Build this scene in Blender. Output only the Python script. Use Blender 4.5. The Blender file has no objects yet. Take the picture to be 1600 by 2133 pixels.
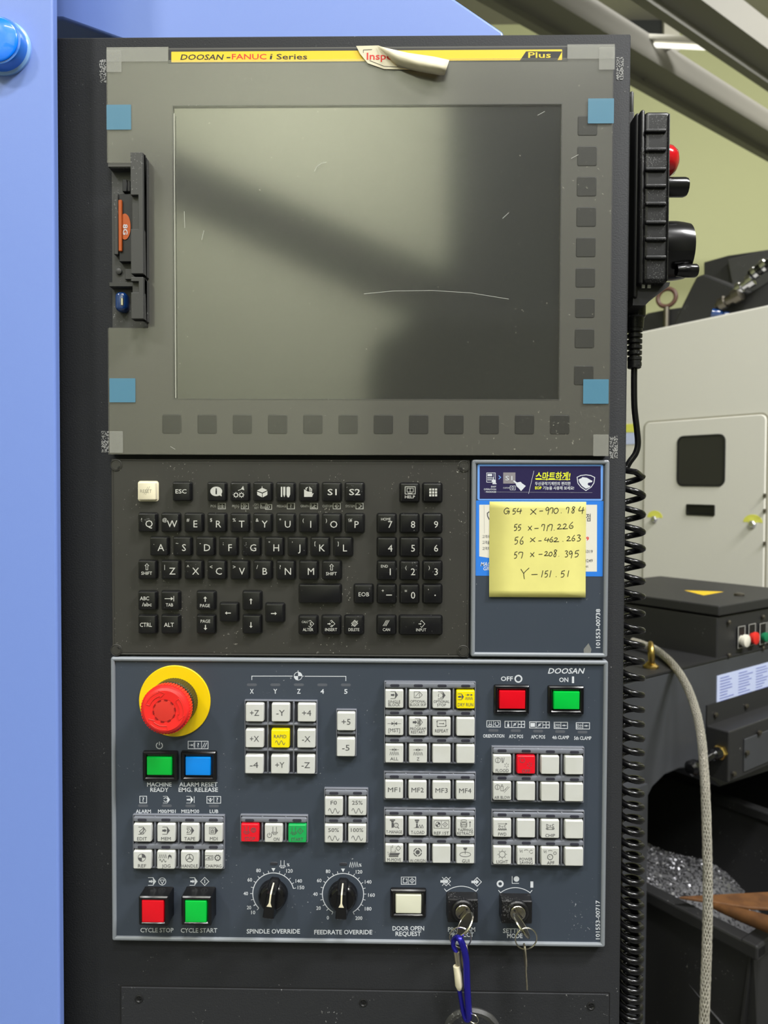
import bpy, math, random
from mathutils import Vector, Matrix
random.seed(7)
SC = bpy.context.scene
COL = SC.collection
# ------------------------------------------------------------------ camera
F = 1480.0; CXP, CYP = 800.0, 1066.5
RA, RB, RC = 0.02355077, 0.01575167, 0.00378379
CAM = (29.69656, 352.48345, -568.16547)          # mm: right, below bezel top, depth
ZT = 1.70                                         # height of the bezel's top edge, m
ca, sa, cb, sb, cc, sc_ = math.cos(RA), math.sin(RA), math.cos(RB), math.sin(RB), math.cos(RC), math.sin(RC)
RM = (Matrix(((cc, -sc_, 0), (sc_, cc, 0), (0, 0, 1))) @ Matrix(((1, 0, 0), (0, ca, -sa), (0, sa, ca)))
      @ Matrix(((cb, 0, sb), (0, 1, 0), (-sb, 0, cb))))
CO = Vector((CAM[0]/1000, CAM[2]/1000, ZT-CAM[1]/1000))
def ray(px, py):
    d = RM.transposed() @ Vector(((px-CXP)/F, (py-CYP)/F, 1.0))
    return Vector((d.x, d.z, -d.y))               # world direction, unit camera depth
def w3(r): return Vector((r[0], r[2], -r[1]))
cam = bpy.data.cameras.new('camera'); co = bpy.data.objects.new('camera', cam); COL.objects.link(co)
rx, ry, rz = w3(RM[0]), -w3(RM[1]), -w3(RM[2])
co.matrix_world = Matrix(((rx.x, ry.x, rz.x, CO.x), (rx.y, ry.y, rz.y, CO.y), (rx.z, ry.z, rz.z, CO.z), (0, 0, 0, 1)))
cam.sensor_fit = 'VERTICAL'; cam.sensor_height = 24; cam.lens = F/2133*24
cam.clip_start = .02; cam.clip_end = 60
cam.dof.use_dof = True; cam.dof.focus_distance = .56; cam.dof.aperture_fstop = 7.5
SC.camera = co
# ------------------------------------------------------------------ light
wd = bpy.data.worlds.new('hall_air'); SC.world = wd; wd.use_nodes = True
wd.node_tree.nodes['Background'].inputs[0].default_value = (.95, 1, .98, 1)
wd.node_tree.nodes['Background'].inputs[1].default_value = .16
SC.view_settings.view_transform = 'Standard'; SC.view_settings.look = 'None'
SC.view_settings.gamma = 1; SC.view_settings.use_curve_mapping = False
SC.view_settings.exposure = -0.3
def lamp(loc, aim, power, sx, sy, col=(1, .995, .985)):
    l = bpy.data.lights.new('bay_and_fill_lamp', 'AREA'); l.shape = 'RECTANGLE'; l.size = sx; l.size_y = sy
    l.energy = power; l.color = col
    o = bpy.data.objects.new('bay_and_fill_lamp', l); COL.objects.link(o); o.location = loc
    o.rotation_euler = (Vector(aim)-Vector(loc)).to_track_quat('-Z', 'Y').to_euler()
lamp((1.3, -3.6, 4.8), (0, 0, 1.3), 68, .45, .45)
lamp((-2.3, -2.6, 4.6), (0, 0, 1.3), 78, .45, .45)
lamp((.3, -1.9, 4.9), (0, 0, 1.2), 100, .6, .25)
lamp((2.6, -1.2, 4.7), (2.0, 3.0, 1.0), 320, 1.2, .4)  # fill added to brighten the machines and girders in the background
lamp((4.5, 3.0, 5.2), (4, 7, 2.4), 150, 1.5, .5, (1, .97, .88))  # fill added to brighten the far wall
lamp((-.8, -3.2, 5.4), (-1, -6, 2.6), 480, 1.5, .5, (1, .98, .9))  # fill added to brighten the rear wall that the screen mirrors
# ------------------------------------------------------------------ helpers
def U(px, py, D=0.0):                              # pixel -> panel mm (X, Z) on the plane D mm proud of the console face
    d = ray(px, py); t = (-D/1000-CO.y)/d.y
    p = CO+d*t; return p.x*1000, (p.z-ZT)*1000
def PM(X, D, Z): return Vector((X/1000, -D/1000, ZT+Z/1000))
def P(px, py, D=0.0):
    X, Z = U(px, py, D); return PM(X, D, Z)
def hit(px, py, pt, n):
    d = ray(px, py); return CO+d*((pt-CO).dot(n)/d.dot(n))
def deep(px, py, Zc): return CO+ray(px, py)*Zc
def lin(c):
    return tuple(((v/255)/12.92 if v/255 < .04045 else ((v/255+.055)/1.055)**2.4) for v in c)
WL = {}
class MB:
    def __init__(s): s.v = []; s.f = []; s.m = []
    def add(s, vs, fs, mi=0):
        b = len(s.v); s.v += [Vector(v) for v in vs]; s.f += [tuple(b+i for i in f) for f in fs]; s.m += [mi]*len(fs)
    def box(s, a, b, mi=0):
        x0, y0, z0 = a; x1, y1, z1 = b
        s.add([(x0, y0, z0), (x1, y0, z0), (x1, y1, z0), (x0, y1, z0), (x0, y0, z1), (x1, y0, z1), (x1, y1, z1), (x0, y1, z1)],
              [(0, 3, 2, 1), (4, 5, 6, 7), (0, 1, 5, 4), (1, 2, 6, 5), (2, 3, 7, 6), (3, 0, 4, 7)], mi)
    def obox(s, o, a, b, c, mi=0):                 # corner + three edge vectors
        o = Vector(o); vs = [o, o+a, o+a+b, o+b, o+c, o+a+c, o+a+b+c, o+b+c]
        s.add(vs, [(0, 3, 2, 1), (4, 5, 6, 7), (0, 1, 5, 4), (1, 2, 6, 5), (2, 3, 7, 6), (3, 0, 4, 7)], mi)
    def loft(s, loops, cap0=False, cap1=True, wrap=False, mi=0):
        n = len(loops[0]); b = len(s.v)
        for l in loops: s.v += [Vector(p) for p in l]
        k = len(loops)
        for i in range(k if wrap else k-1):
            j = (i+1) % k
            for q in range(n):
                r = (q+1) % n
                s.f.append((b+i*n+q, b+i*n+r, b+j*n+r, b+j*n+q)); s.m.append(mi)
        if cap0: s.f.append(tuple(b+q for q in reversed(range(n)))); s.m.append(mi)
        if cap1: s.f.append(tuple(b+(k-1)*n+q for q in range(n))); s.m.append(mi)
    def lathe(s, c, ax, prof, seg=32, mi=0, cap1=True, cap0=False, rad=None):   # prof: (radius, along axis)
        ax = Vector(ax).normalized(); t = Vector((0, 0, 1)) if abs(ax.z) < .9 else Vector((1, 0, 0))
        e1 = ax.cross(t).normalized(); e2 = ax.cross(e1); c = Vector(c); L = []
        for r, h in prof:
            L.append([c+ax*h+(e1*math.cos(2*math.pi*q/seg)+e2*math.sin(2*math.pi*q/seg))*(r*(rad(q) if rad else 1)) for q in range(seg)])
        s.loft(L, cap0, cap1, mi=mi)
    def tube(s, pts, r, seg=8, closed=False, mi=0, cap=True):
        pts = [Vector(p) for p in pts]; n = len(pts); L = []
        up = None
        for i, p in enumerate(pts):
            t = (pts[(i+1) % n]-pts[i-1]) if closed else (pts[min(i+1, n-1)]-pts[max(i-1, 0)])
            t.normalize()
            if up is None:
                up = t.orthogonal().normalized()
            up = (up-t*up.dot(t)).normalized(); s2 = t.cross(up)
            rr = r[i] if isinstance(r, (list, tuple)) else r
            L.append([p+(up*math.cos(2*math.pi*q/seg)+s2*math.sin(2*math.pi*q/seg))*rr for q in range(seg)])
        s.loft(L, cap and not closed, cap and not closed, wrap=closed, mi=mi)
    def prism(s, pts, ext, mi=0):                  # polygon (3D pts) + extrusion vector
        ext = Vector(ext); s.loft([[Vector(p) for p in pts], [Vector(p)+ext for p in pts]], True, True, mi=mi)
    def torus(s, c, ax, R, r, seg=32, rs=10, mi=0):
        ax = Vector(ax).normalized(); e1 = ax.orthogonal().normalized(); e2 = ax.cross(e1)
        s.tube([Vector(c)+(e1*math.cos(2*math.pi*q/seg)+e2*math.sin(2*math.pi*q/seg))*R for q in range(seg)], r, rs, True, mi)
    def holed(s, xs, zs, solid, D0, D1, edge=0, face=0):   # grid slab in panel mm; solid(xm, zm) says which cells exist
        nx, nz = len(xs)-1, len(zs)-1
        S = [[solid((xs[i]+xs[i+1])/2, (zs[k]+zs[k+1])/2) for k in range(nz)] for i in range(nx)]
        g = lambda i, k: 0 <= i < nx and 0 <= k < nz and S[i][k]
        for i in range(nx):
            for k in range(nz):
                if not S[i][k]: continue
                a, b, c, d = xs[i], xs[i+1], zs[k], zs[k+1]
                s.add([PM(a, D1, c), PM(b, D1, c), PM(b, D1, d), PM(a, D1, d)], [(0, 1, 2, 3)], face)
                s.add([PM(a, D0, c), PM(b, D0, c), PM(b, D0, d), PM(a, D0, d)], [(3, 2, 1, 0)], face)
                for cond, p, q in ((g(i-1, k), (a, c), (a, d)), (g(i+1, k), (b, d), (b, c)), (g(i, k-1), (b, c), (a, c)), (g(i, k+1), (a, d), (b, d))):
                    if not cond:
                        s.add([PM(p[0], D0, p[1]), PM(q[0], D0, q[1]), PM(q[0], D1, q[1]), PM(p[0], D1, p[1])], [(0, 1, 2, 3)], edge)
    def mesh(s, name, mats, c, smooth):
        me = bpy.data.meshes.new(name); me.from_pydata([v-c for v in s.v], [], s.f); me.validate()
        for m in (mats if isinstance(mats, (list, tuple)) else [mats]): me.materials.append(MAT[m] if isinstance(m, str) else m)
        if len(s.m) == len(me.polygons) and any(s.m): me.polygons.foreach_set('material_index', s.m)
        if smooth:
            me.shade_smooth(); me.set_sharp_from_angle(angle=math.radians(smooth))
        me.update(); return me
    def build(s, name, mats, parent=None, smooth=38, fix=True):
        if fix: s.normals()
        n = len(s.v); lo = Vector(min(v[i] for v in s.v) for i in range(3)); hi = Vector(max(v[i] for v in s.v) for i in range(3))
        c = (lo+hi)/2
        return link(name, s.mesh(name, mats, c, smooth), c, parent)
    def normals(s):
        import bmesh
        bm = bmesh.new(); vs = [bm.verts.new(v) for v in s.v]
        ok = []
        for i, f in enumerate(s.f):
            try:
                fa = bm.faces.new([vs[q] for q in f]); fa.material_index = s.m[i]; ok.append(i)
            except ValueError: pass
        bmesh.ops.remove_doubles(bm, verts=bm.verts, dist=1e-6)
        bmesh.ops.recalc_face_normals(bm, faces=bm.faces)
        bm.verts.index_update()
        s.v = [v.co.copy() for v in bm.verts]; s.f = [tuple(v.index for v in f.verts) for f in bm.faces]; s.m = [f.material_index for f in bm.faces]
        bm.free()
def link(name, data, loc, parent=None):
    o = bpy.data.objects.new(name, data); COL.objects.link(o); loc = Vector(loc)
    WL[o.name] = loc
    o.location = loc-(WL[parent.name] if parent else Vector())
    if parent: o.parent = parent
    return o
def tag(o, label, cat=None, group=None, kind=None):
    if label: o['label'] = label
    if cat: o['category'] = cat
    if group: o['group'] = group
    if kind: o['kind'] = kind
    return o
def thing(name, loc, label, cat, group=None): return tag(link(name, None, loc), label, cat, group)
def rloop(cx, cz, w, h, r, D, seg=3):
    r = max(min(r, w/2-.01, h/2-.01), .001); L = []
    for qx, qz, a0 in ((1, 1, 0), (-1, 1, 90), (-1, -1, 180), (1, -1, 270)):
        for k in range(seg+1):
            a = math.radians(a0+90*k/seg)
            L.append(PM(cx+qx*(w/2-r)+r*math.cos(a), D, cz+qz*(h/2-r)+r*math.sin(a)))
    return L
def rloft(cx, cz, w, h, r, levels, seg=3, cap0=False, cap1=True, mb=None, mi=0):   # levels: (inset, D)
    mb = mb or MB()
    mb.loft([rloop(cx, cz, w-2*i, h-2*i, max(r-i, .05), D, seg) for i, D in levels], cap0, cap1, mi=mi); return mb
def rect(px0, py0, px1, py1, D=0):                 # pixel rectangle -> panel mm cx, cz, w, h
    q = [U(px0, py0, D), U(px1, py0, D), U(px1, py1, D), U(px0, py1, D)]
    l = (q[0][0]+q[3][0])/2; r = (q[1][0]+q[2][0])/2; t = (q[0][1]+q[1][1])/2; b = (q[2][1]+q[3][1])/2
    return (l+r)/2, (t+b)/2, r-l, t-b
# ------------------------------------------------------------------ materials
MAT = {}
def mat(name, rgb, rough=.5, metal=0., bump=None, speck=None, var=None, alpha=1., trans=0., emit=None, coat=0., spec=.5, ior=None):
    m = bpy.data.materials.new(name); m.use_nodes = True; nt = m.node_tree; b = nt.nodes['Principled BSDF']; N = nt.nodes.new; L = nt.links.new
    c = lin(rgb)+(1,)
    b.inputs['Base Color'].default_value = c; b.inputs['Roughness'].default_value = rough; b.inputs['Metallic'].default_value = metal
    b.inputs['Alpha'].default_value = alpha; b.inputs['Transmission Weight'].default_value = trans; b.inputs['Coat Weight'].default_value = coat
    b.inputs['Specular IOR Level'].default_value = spec
    if ior: b.inputs['IOR'].default_value = ior
    if emit:
        b.inputs['Emission Color'].default_value = lin(emit[0])+(1,); b.inputs['Emission Strength'].default_value = emit[1]
    if bump or speck or var:
        g = N('ShaderNodeNewGeometry')
    src = None
    if var:                                         # (scale, rgb2, amount)
        t = N('ShaderNodeTexNoise'); t.inputs['Scale'].default_value = var[0]; t.inputs['Detail'].default_value = 4; L(g.outputs['Position'], t.inputs['Vector'])
        r = N('ShaderNodeMapRange'); r.inputs[1].default_value = .4; r.inputs[2].default_value = .65; r.inputs[4].default_value = var[2]; L(t.outputs[0], r.inputs[0])
        x = N('ShaderNodeMix'); x.data_type = 'RGBA'; x.inputs[6].default_value = c; x.inputs[7].default_value = lin(var[1])+(1,)
        L(r.outputs[0], x.inputs[0]); src = x.outputs[2]
    if speck:                                       # (scale, threshold, rgb, strength) dust and scuffs
        t = N('ShaderNodeTexNoise'); t.inputs['Scale'].default_value = speck[0]; t.inputs['Detail'].default_value = 3; t.inputs['Roughness'].default_value = .7; L(g.outputs['Position'], t.inputs['Vector'])
        t2 = N('ShaderNodeTexNoise'); t2.inputs['Scale'].default_value = speck[0]*.06; L(g.outputs['Position'], t2.inputs['Vector'])
        ad = N('ShaderNodeMath'); ad.operation = 'MULTIPLY_ADD'; L(t2.outputs[0], ad.inputs[0]); ad.inputs[1].default_value = .35; L(t.outputs[0], ad.inputs[2])
        r = N('ShaderNodeMapRange'); r.inputs[1].default_value = speck[1]+.175; r.inputs[2].default_value = speck[1]+.235; r.inputs[4].default_value = speck[3]; L(ad.outputs[0], r.inputs[0])
        x = N('ShaderNodeMix'); x.data_type = 'RGBA'; x.inputs[6].default_value = c
        if src: L(src, x.inputs[6])
        x.inputs[7].default_value = lin(speck[2])+(1,); L(r.outputs[0], x.inputs[0]); src = x.outputs[2]
    if src: L(src, b.inputs['Base Color'])
    if bump:                                        # (scale, strength, distance)
        t = N('ShaderNodeTexNoise'); t.inputs['Scale'].default_value = bump[0]; t.inputs['Detail'].default_value = 2; L(g.outputs['Position'], t.inputs['Vector'])
        bp = N('ShaderNodeBump'); bp.inputs['Strength'].default_value = bump[1]; bp.inputs['Distance'].default_value = bump[2]; L(t.outputs[0], bp.inputs['Height']); L(bp.outputs[0], b.inputs['Normal'])
    MAT[name] = m; return m
mat('console_black', (44, 45, 48), .62, spec=.2, bump=(800, .45, .0005), speck=(420, .70, (170, 170, 170), .6))
mat('blue_paint', (116, 142, 214), .38, bump=(1200, .08, .0003))
mat('bezel_grey', (76, 75, 71), .5)
mat('recess_dark', (13, 14, 15), .6)
mat('slot_grey', (60, 60, 59), .5, speck=(500, .66, (150, 150, 150), .7))
mat('black_gloss', (16, 16, 18), .22)
mat('black_matt', (22, 22, 24), .5)
mat('black_plastic', (19, 19, 21), .4, speck=(900, .62, (120, 120, 120), .8))
mat('key_black', (19, 19, 21), .3, speck=(700, .71, (150, 150, 150), .7))
mat('key_cream', (226, 218, 190), .35)
mat('mdi_plate', (51, 50, 47), .45, speck=(520, .695, (190, 188, 178), .75), var=(14, (57, 56, 52), .6))
mat('panel_slate', (57, 65, 77), .45, speck=(420, .71, (185, 188, 195), .7), var=(9, (61, 68, 80), .8))
mat('frame_grey', (128, 133, 140), .33)
mat('group_grey', (112, 115, 124), .33)
mat('well_dark', (48, 49, 56), .5)
mat('led_off', (52, 52, 62), .25)
mat('cap_white', (204, 205, 202), .35, var=(60, (197, 198, 192), .6))
mat('cap_yellow', (240, 222, 10), .35)
mat('cap_red', (225, 22, 40), .35)
mat('cap_green', (30, 165, 85), .35)
mat('ink_white', (208, 212, 220), .6)
mat('ink_pale', (190, 190, 184), .6)
mat('ink_dark', (84, 84, 87), .6)
mat('ink_black', (26, 24, 24), .6)
mat('ink_red', (214, 40, 30), .6)
mat('ink_grey', (84, 88, 97), .6)
mat('ink_dull', (150, 146, 128), .6)
mat('lens_green', (0, 185, 62), .3); mat('lens_red', (214, 8, 28), .3); mat('lens_blue', (8, 130, 225), .3); mat('lens_white', (212, 212, 192), .35)
mat('estop_yellow', (240, 204, 0), .4); mat('estop_red', (240, 42, 38), .38); mat('estop_red_dull', (216, 52, 42), .45); mat('knurl', (70, 66, 42), .45, metal=.5)
mat('slot_red', (140, 12, 18), .5)
mat('ivory', (226, 218, 190), .4)
mat('nickel', (200, 195, 180), .25, metal=1.); mat('steel_key', (186, 178, 158), .3, metal=.9); mat('steel_dark', (110, 105, 95), .35, metal=.9)
mat('blue_anodised', (52, 48, 180), .2, metal=.75)
mat('strip_yellow', (238, 200, 10), .4)
mat('tape_blue', (92, 146, 174), .4, alpha=.66); mat('tape_clear', (190, 190, 182), .35, alpha=.22); mat('tape_patchy', (170, 170, 168), .5)
mat('paper_cream', (226, 218, 192), .7, var=(60, (205, 196, 165), .5))
mat('note_yellow', (222, 215, 128), .75, var=(40, (214, 207, 124), .8))
mat('sticker_navy', (40, 34, 74), .35); mat('sticker_sky', (110, 160, 235), .35); mat('sticker_blue', (48, 124, 222), .4); mat('sticker_paper', (222, 218, 206), .5)
mat('sticker_key', (135, 130, 135), .5)
mat('lime', (226, 232, 40), .6); mat('usb_blue', (14, 54, 112), .12, coat=1.)
mat('card_orange', (190, 86, 24), .4)
mat('button_blue_glow', (0, 120, 245), .25, coat=.6, emit=((0, 110, 240), .35)); mat('button_skirt', (40, 120, 220), .2, coat=.8); mat('button_rim', (140, 185, 240), .25, coat=.8)  # the cap's brightness is helped by a glow put into its material
# ------------------------------------------------------------------ the hall
mat('wall_cream', (184, 187, 144), .8); mat('wall_rear', (186, 190, 170), .8); mat('concrete', (92, 92, 90), .6, var=(2, (76, 76, 75), .8)); mat('ceiling_grey', (150, 148, 138), .8)
mat('beam_grey', (146, 144, 138), .55); mat('pillar_white', (215, 212, 200), .6); mat('window_dark', (52, 54, 54), .3); mat('reflection_dark', (32, 37, 46), .5)  # the last one colours the dark shapes added for the screen reflection
X0, X1, Y0, Y1, ZC = -5., 8., -5.5, 7.5, 6.6
def wallbox(name, a, b, m, lab):
    mb = MB(); mb.box(a, b); o = mb.build(name, m, None, 0); o['kind'] = 'structure'; o['label'] = lab; return o
wallbox('floor', (X0, Y0, -.1), (X1, Y1, 0), 'concrete', 'grey concrete workshop floor')
wallbox('ceiling', (X0, Y0, ZC), (X1, Y1, ZC+.1), 'ceiling_grey', 'grey workshop ceiling')
wallbox('wall_far', (X0, Y1, 0), (X1, Y1+.1, ZC), 'wall_cream', 'cream painted far workshop wall')
wallbox('wall_rear', (X0, Y0-.1, 0), (X1, Y0, ZC), 'wall_rear', 'pale workshop wall behind the camera')
wallbox('wall_left', (X0-.1, Y0, 0), (X0, Y1, ZC), 'wall_cream', 'cream workshop side wall on the left')
wallbox('wall_right', (X1, Y0, 0), (X1+.1, Y1, ZC), 'wall_cream', 'cream workshop side wall on the right')
# axes of the neighbouring machine: U1 runs back to the left, V1 back to the right
au, av = math.radians(-36.5), math.radians(53.5)
yaw = 0.0
U1 = Vector((math.sin(au), math.cos(au), 0)); V1 = Vector((math.sin(av), math.cos(av), 0)); UP = Vector((0, 0, 1))
def beam(name, px, ytop, ybot, yfar, zbot, m, lab, L0=7, L1=4):
    # lower near edge through (px, ybot) at height zbot
    d = ray(px, ybot); p = CO+d*((zbot-CO.z)/d.z); q = hit(px, ytop, p, U1); hgt = q.z-p.z; d2 = ray(px, yfar); thick = (CO+d2*((zbot-CO.z)/d2.z)-p).dot(U1)
    mb = MB(); mb.obox(p-V1*L0, V1*(L0+L1), U1*thick, UP*hgt)
    mb.obox(p-V1*L0+U1*thick*.96+UP*-.04, V1*(L0+L1), U1*.05, UP*.04)
    o = mb.build(name, m, None, 0); o['kind'] = 'structure'; o['label'] = lab
beam('trim_1', 1500, 164, 212, 258, 4.0, 'beam_grey', 'long grey steel roof girder, the lower of two crossing at the upper right')
beam('trim_2', 1530, -15, 50, 113, 4.0, 'beam_grey', 'wide grey steel roof girder at the top right corner')
# pillar and dark window on the far wall
wp = Vector((0, Y1, 0)); wn = Vector((0, 1, 0))
def wallrect(x0, y0, x1, y1, yy): return [hit(x, y, Vector((0, yy, 0)), wn) for x, y in ((x0, y1), (x1, y1), (x1, y0), (x0, y0))]
mb = MB(); mb.prism(wallrect(1290, -60, 1386, 102, Y1-.06), (0, .05, 0)); o = mb.build('window_1', 'window_dark', None, 0); o['kind'] = 'structure'; o['label'] = 'dark high window on the far wall'
mb = MB(); mb.prism(wallrect(1384, -60, 1416, 106, Y1-.12), (0, .11, 0)); o = mb.build('trim_3', 'pillar_white', None, 0); o['kind'] = 'structure'; o['label'] = 'white window post on the far wall'

# unseen bar added behind the camera for the dark diagonal mirrored in the screen
a = Vector((-1.75, -4.0, 3.32)); b = Vector((.3, -4.0, 2.4)); d = (b-a).normalized(); mb = MB(); mb.obox(a, b-a, Vector((0, .12, 0)), Vector((d.z, 0, -d.x))*-.32)
o = mb.build('reflection_bar', 'reflection_dark', None, 0); o['kind'] = 'structure'; o['label'] = 'unseen dark sloping bar added behind the camera for the screen reflection'
# patchy adhesive residue: speckled alpha
nt = MAT['tape_patchy'].node_tree; g = nt.nodes.new('ShaderNodeNewGeometry'); t = nt.nodes.new('ShaderNodeTexNoise'); t.inputs['Scale'].default_value = 900
r = nt.nodes.new('ShaderNodeMapRange'); r.inputs[1].default_value = .47; r.inputs[2].default_value = .55; r.inputs[4].default_value = .75
nt.links.new(g.outputs['Position'], t.inputs['Vector']); nt.links.new(t.outputs[0], r.inputs[0]); nt.links.new(r.outputs[0], nt.nodes['Principled BSDF'].inputs['Alpha'])
# protective film: clear sheet with haze and a soft reflection
m = bpy.data.materials.new('film'); m.use_nodes = True; nt = m.node_tree; nt.nodes.clear(); N = nt.nodes.new; L = nt.links.new
out = N('ShaderNodeOutputMaterial'); tr = N('ShaderNodeBsdfTransparent'); gl = N('ShaderNodeBsdfGlossy'); df = N('ShaderNodeBsdfDiffuse')
tr.inputs[0].default_value = (.97, .97, .95, 1); gl.inputs['Roughness'].default_value = .14; gl.inputs['Color'].default_value = (1, 1, 1, 1)
df.inputs[0].default_value = lin((205, 203, 186))+(1,)
g = N('ShaderNodeNewGeometry'); t = N('ShaderNodeTexNoise'); t.inputs['Scale'].default_value = 330; t.inputs['Detail'].default_value = 3; t.inputs['Roughness'].default_value = .75
L(g.outputs['Position'], t.inputs['Vector'])
t2 = N('ShaderNodeTexNoise'); t2.inputs['Scale'].default_value = 9; t2.inputs['Detail'].default_value = 3; L(g.outputs['Position'], t2.inputs['Vector'])
ad = N('ShaderNodeMath'); ad.operation = 'MULTIPLY_ADD'; L(t2.outputs[0], ad.inputs[0]); ad.inputs[1].default_value = .15; L(t.outputs[0], ad.inputs[2])
r = N('ShaderNodeMapRange'); r.inputs[1].default_value = .735; r.inputs[2].default_value = .82; r.inputs[3].default_value = .042; r.inputs[4].default_value = .42; L(ad.outputs[0], r.inputs[0])
bp = N('ShaderNodeBump'); bp.inputs['Strength'].default_value = .25; bp.inputs['Distance'].default_value = .004; t3 = N('ShaderNodeTexNoise'); t3.inputs['Scale'].default_value = 5; t3.inputs['Detail'].default_value = 1
L(g.outputs['Position'], t3.inputs['Vector']); L(t3.outputs[0], bp.inputs['Height']); L(bp.outputs[0], gl.inputs['Normal'])
m1 = N('ShaderNodeMixShader'); m1.inputs[0].default_value = .075; L(tr.outputs[0], m1.inputs[1]); L(gl.outputs[0], m1.inputs[2])
m2 = N('ShaderNodeMixShader'); L(r.outputs[0], m2.inputs[0]); L(m1.outputs[0], m2.inputs[1]); L(df.outputs[0], m2.inputs[2]); L(m2.outputs[0], out.inputs[0])
MAT['film'] = m
mat('film_edge_highlight', (200, 196, 178), .4, alpha=.6)  # paler colour carries the highlight along the sheet's edges
mat('screen_glass', (34, 36, 36), .1, ior=2.15)
# ------------------------------------------------------------------ printed marks
GC = {}
def glyphs(s, bold=0.):
    k = (s, bold)
    if k not in GC:
        c = bpy.data.curves.new('print', 'FONT'); c.body = s; c.resolution_u = 2; c.offset = bold
        o = bpy.data.objects.new('print', c); me = o.to_mesh()
        GC[k] = ([(v.co.x, v.co.y) for v in me.vertices], [tuple(p.vertices) for p in me.polygons])
        o.to_mesh_clear(); bpy.data.objects.remove(o); bpy.data.curves.remove(c)
    return GC[k]
class Ink:                                          # flat print, drawn in photograph pixels on the plane D mm proud
    def __init__(s, D, ox=0, oy=0, k=1.): s.D = D; s.v = []; s.f = []; s.ox = ox; s.oy = oy; s.k = k
    def pt(s, x, y):
        X, Z = U(s.ox+x/s.k, s.oy+y/s.k, s.D); s.v.append(PM(X, s.D, Z))
    def poly(s, pts):
        b = len(s.v)
        for p in pts: s.pt(*p)
        s.f.append(tuple(range(b, len(s.v)))); s.D += .003; return s
    def line(s, pts, w=1.2, closed=False):
        w = w*s.k if s.k != 1 else w
        pts = [p for i, p in enumerate(pts) if i == 0 or math.hypot(p[0]-pts[i-1][0], p[1]-pts[i-1][1]) > 1e-6]
        if len(pts) > 3 and math.hypot(pts[0][0]-pts[-1][0], pts[0][1]-pts[-1][1]) < 1e-3: pts = pts[:-1]; closed = True
        n = len(pts); h = w/2; nr = []
        for i in range(n):                         # mitred joints, no overlapping quads
            p = pts[i]; q0 = pts[i-1] if (i or closed) else None; q1 = pts[(i+1) % n] if (i < n-1 or closed) else None
            d0 = ((p[0]-q0[0], p[1]-q0[1]) if q0 else None); d1 = ((q1[0]-p[0], q1[1]-p[1]) if q1 else None)
            u = []
            for d in (d0, d1):
                if d: l = math.hypot(*d) or 1; u.append((d[0]/l, d[1]/l))
            nx = -sum(t[1] for t in u); ny = sum(t[0] for t in u); l = math.hypot(nx, ny)
            if l < .2: nx, ny, l = -u[0][1], u[0][0], 1
            nx /= l; ny /= l; c = max(.45, nx*-u[0][1]+ny*u[0][0]); nr.append((p, nx*h/c, ny*h/c))
        b = len(s.v)
        for p, nx, ny in nr: s.pt(p[0]+nx, p[1]+ny); s.pt(p[0]-nx, p[1]-ny)
        for i in range(n if closed else n-1):
            j = (i+1) % n; s.f.append((b+2*i, b+2*j, b+2*j+1, b+2*i+1))
        s.D += .003; return s
    def arc(s, cx, cy, r, a0=0, a1=360, w=1.2, n=20, ry=None):
        return s.line([(cx+r*math.cos(math.radians(a0+(a1-a0)*i/n)), cy+(ry or r)*math.sin(math.radians(a0+(a1-a0)*i/n))) for i in range(n+1)], w)
    def disc(s, cx, cy, r, a0=0, a1=360, n=16):
        p = [(cx+r*math.cos(math.radians(a0+(a1-a0)*i/n)), cy+r*math.sin(math.radians(a0+(a1-a0)*i/n))) for i in range(n+(a1-a0 < 360))]
        return s.poly(p+([(cx, cy)] if a1-a0 < 360 else []))
    def rect(s, x0, y0, x1, y1): return s.poly([(x0, y0), (x1, y0), (x1, y1), (x0, y1)])
    def box(s, x0, y0, x1, y1, w=1.2): return s.line([(x0, y0), (x1, y0), (x1, y1), (x0, y1)], w, True)
    def text(s, t, cx, cy, w=None, h=8., bold=0., shear=0., rot=0):   # centred on (cx, cy); h = capital height
        vs, fs = glyphs(t, bold)
        if not vs: return s
        sy = h/.69; x0 = min(v[0] for v in vs); x1 = max(v[0] for v in vs); sx = (w/(x1-x0)) if w else sy
        b = len(s.v); cr, sr = math.cos(math.radians(rot)), math.sin(math.radians(rot))
        ko = any(ord(q) > 0x3000 for q in t); mid = .38 if ko else .341
        for x, y in vs:
            lx = (x-(x0+x1)/2)*sx+shear*(y-mid)*sy; ly = -(y-mid)*sy
            s.pt(cx+lx*cr-ly*sr, cy+lx*sr+ly*cr)
        s.f += [tuple(b+i for i in f) for f in fs]; s.D += .003; return s
    def build(s, name, m, parent=None):
        mb = MB(); mb.v = s.v; mb.f = s.f; mb.m = [0]*len(s.f)
        return mb.build(name, m, parent, smooth=0, fix=False)
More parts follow.
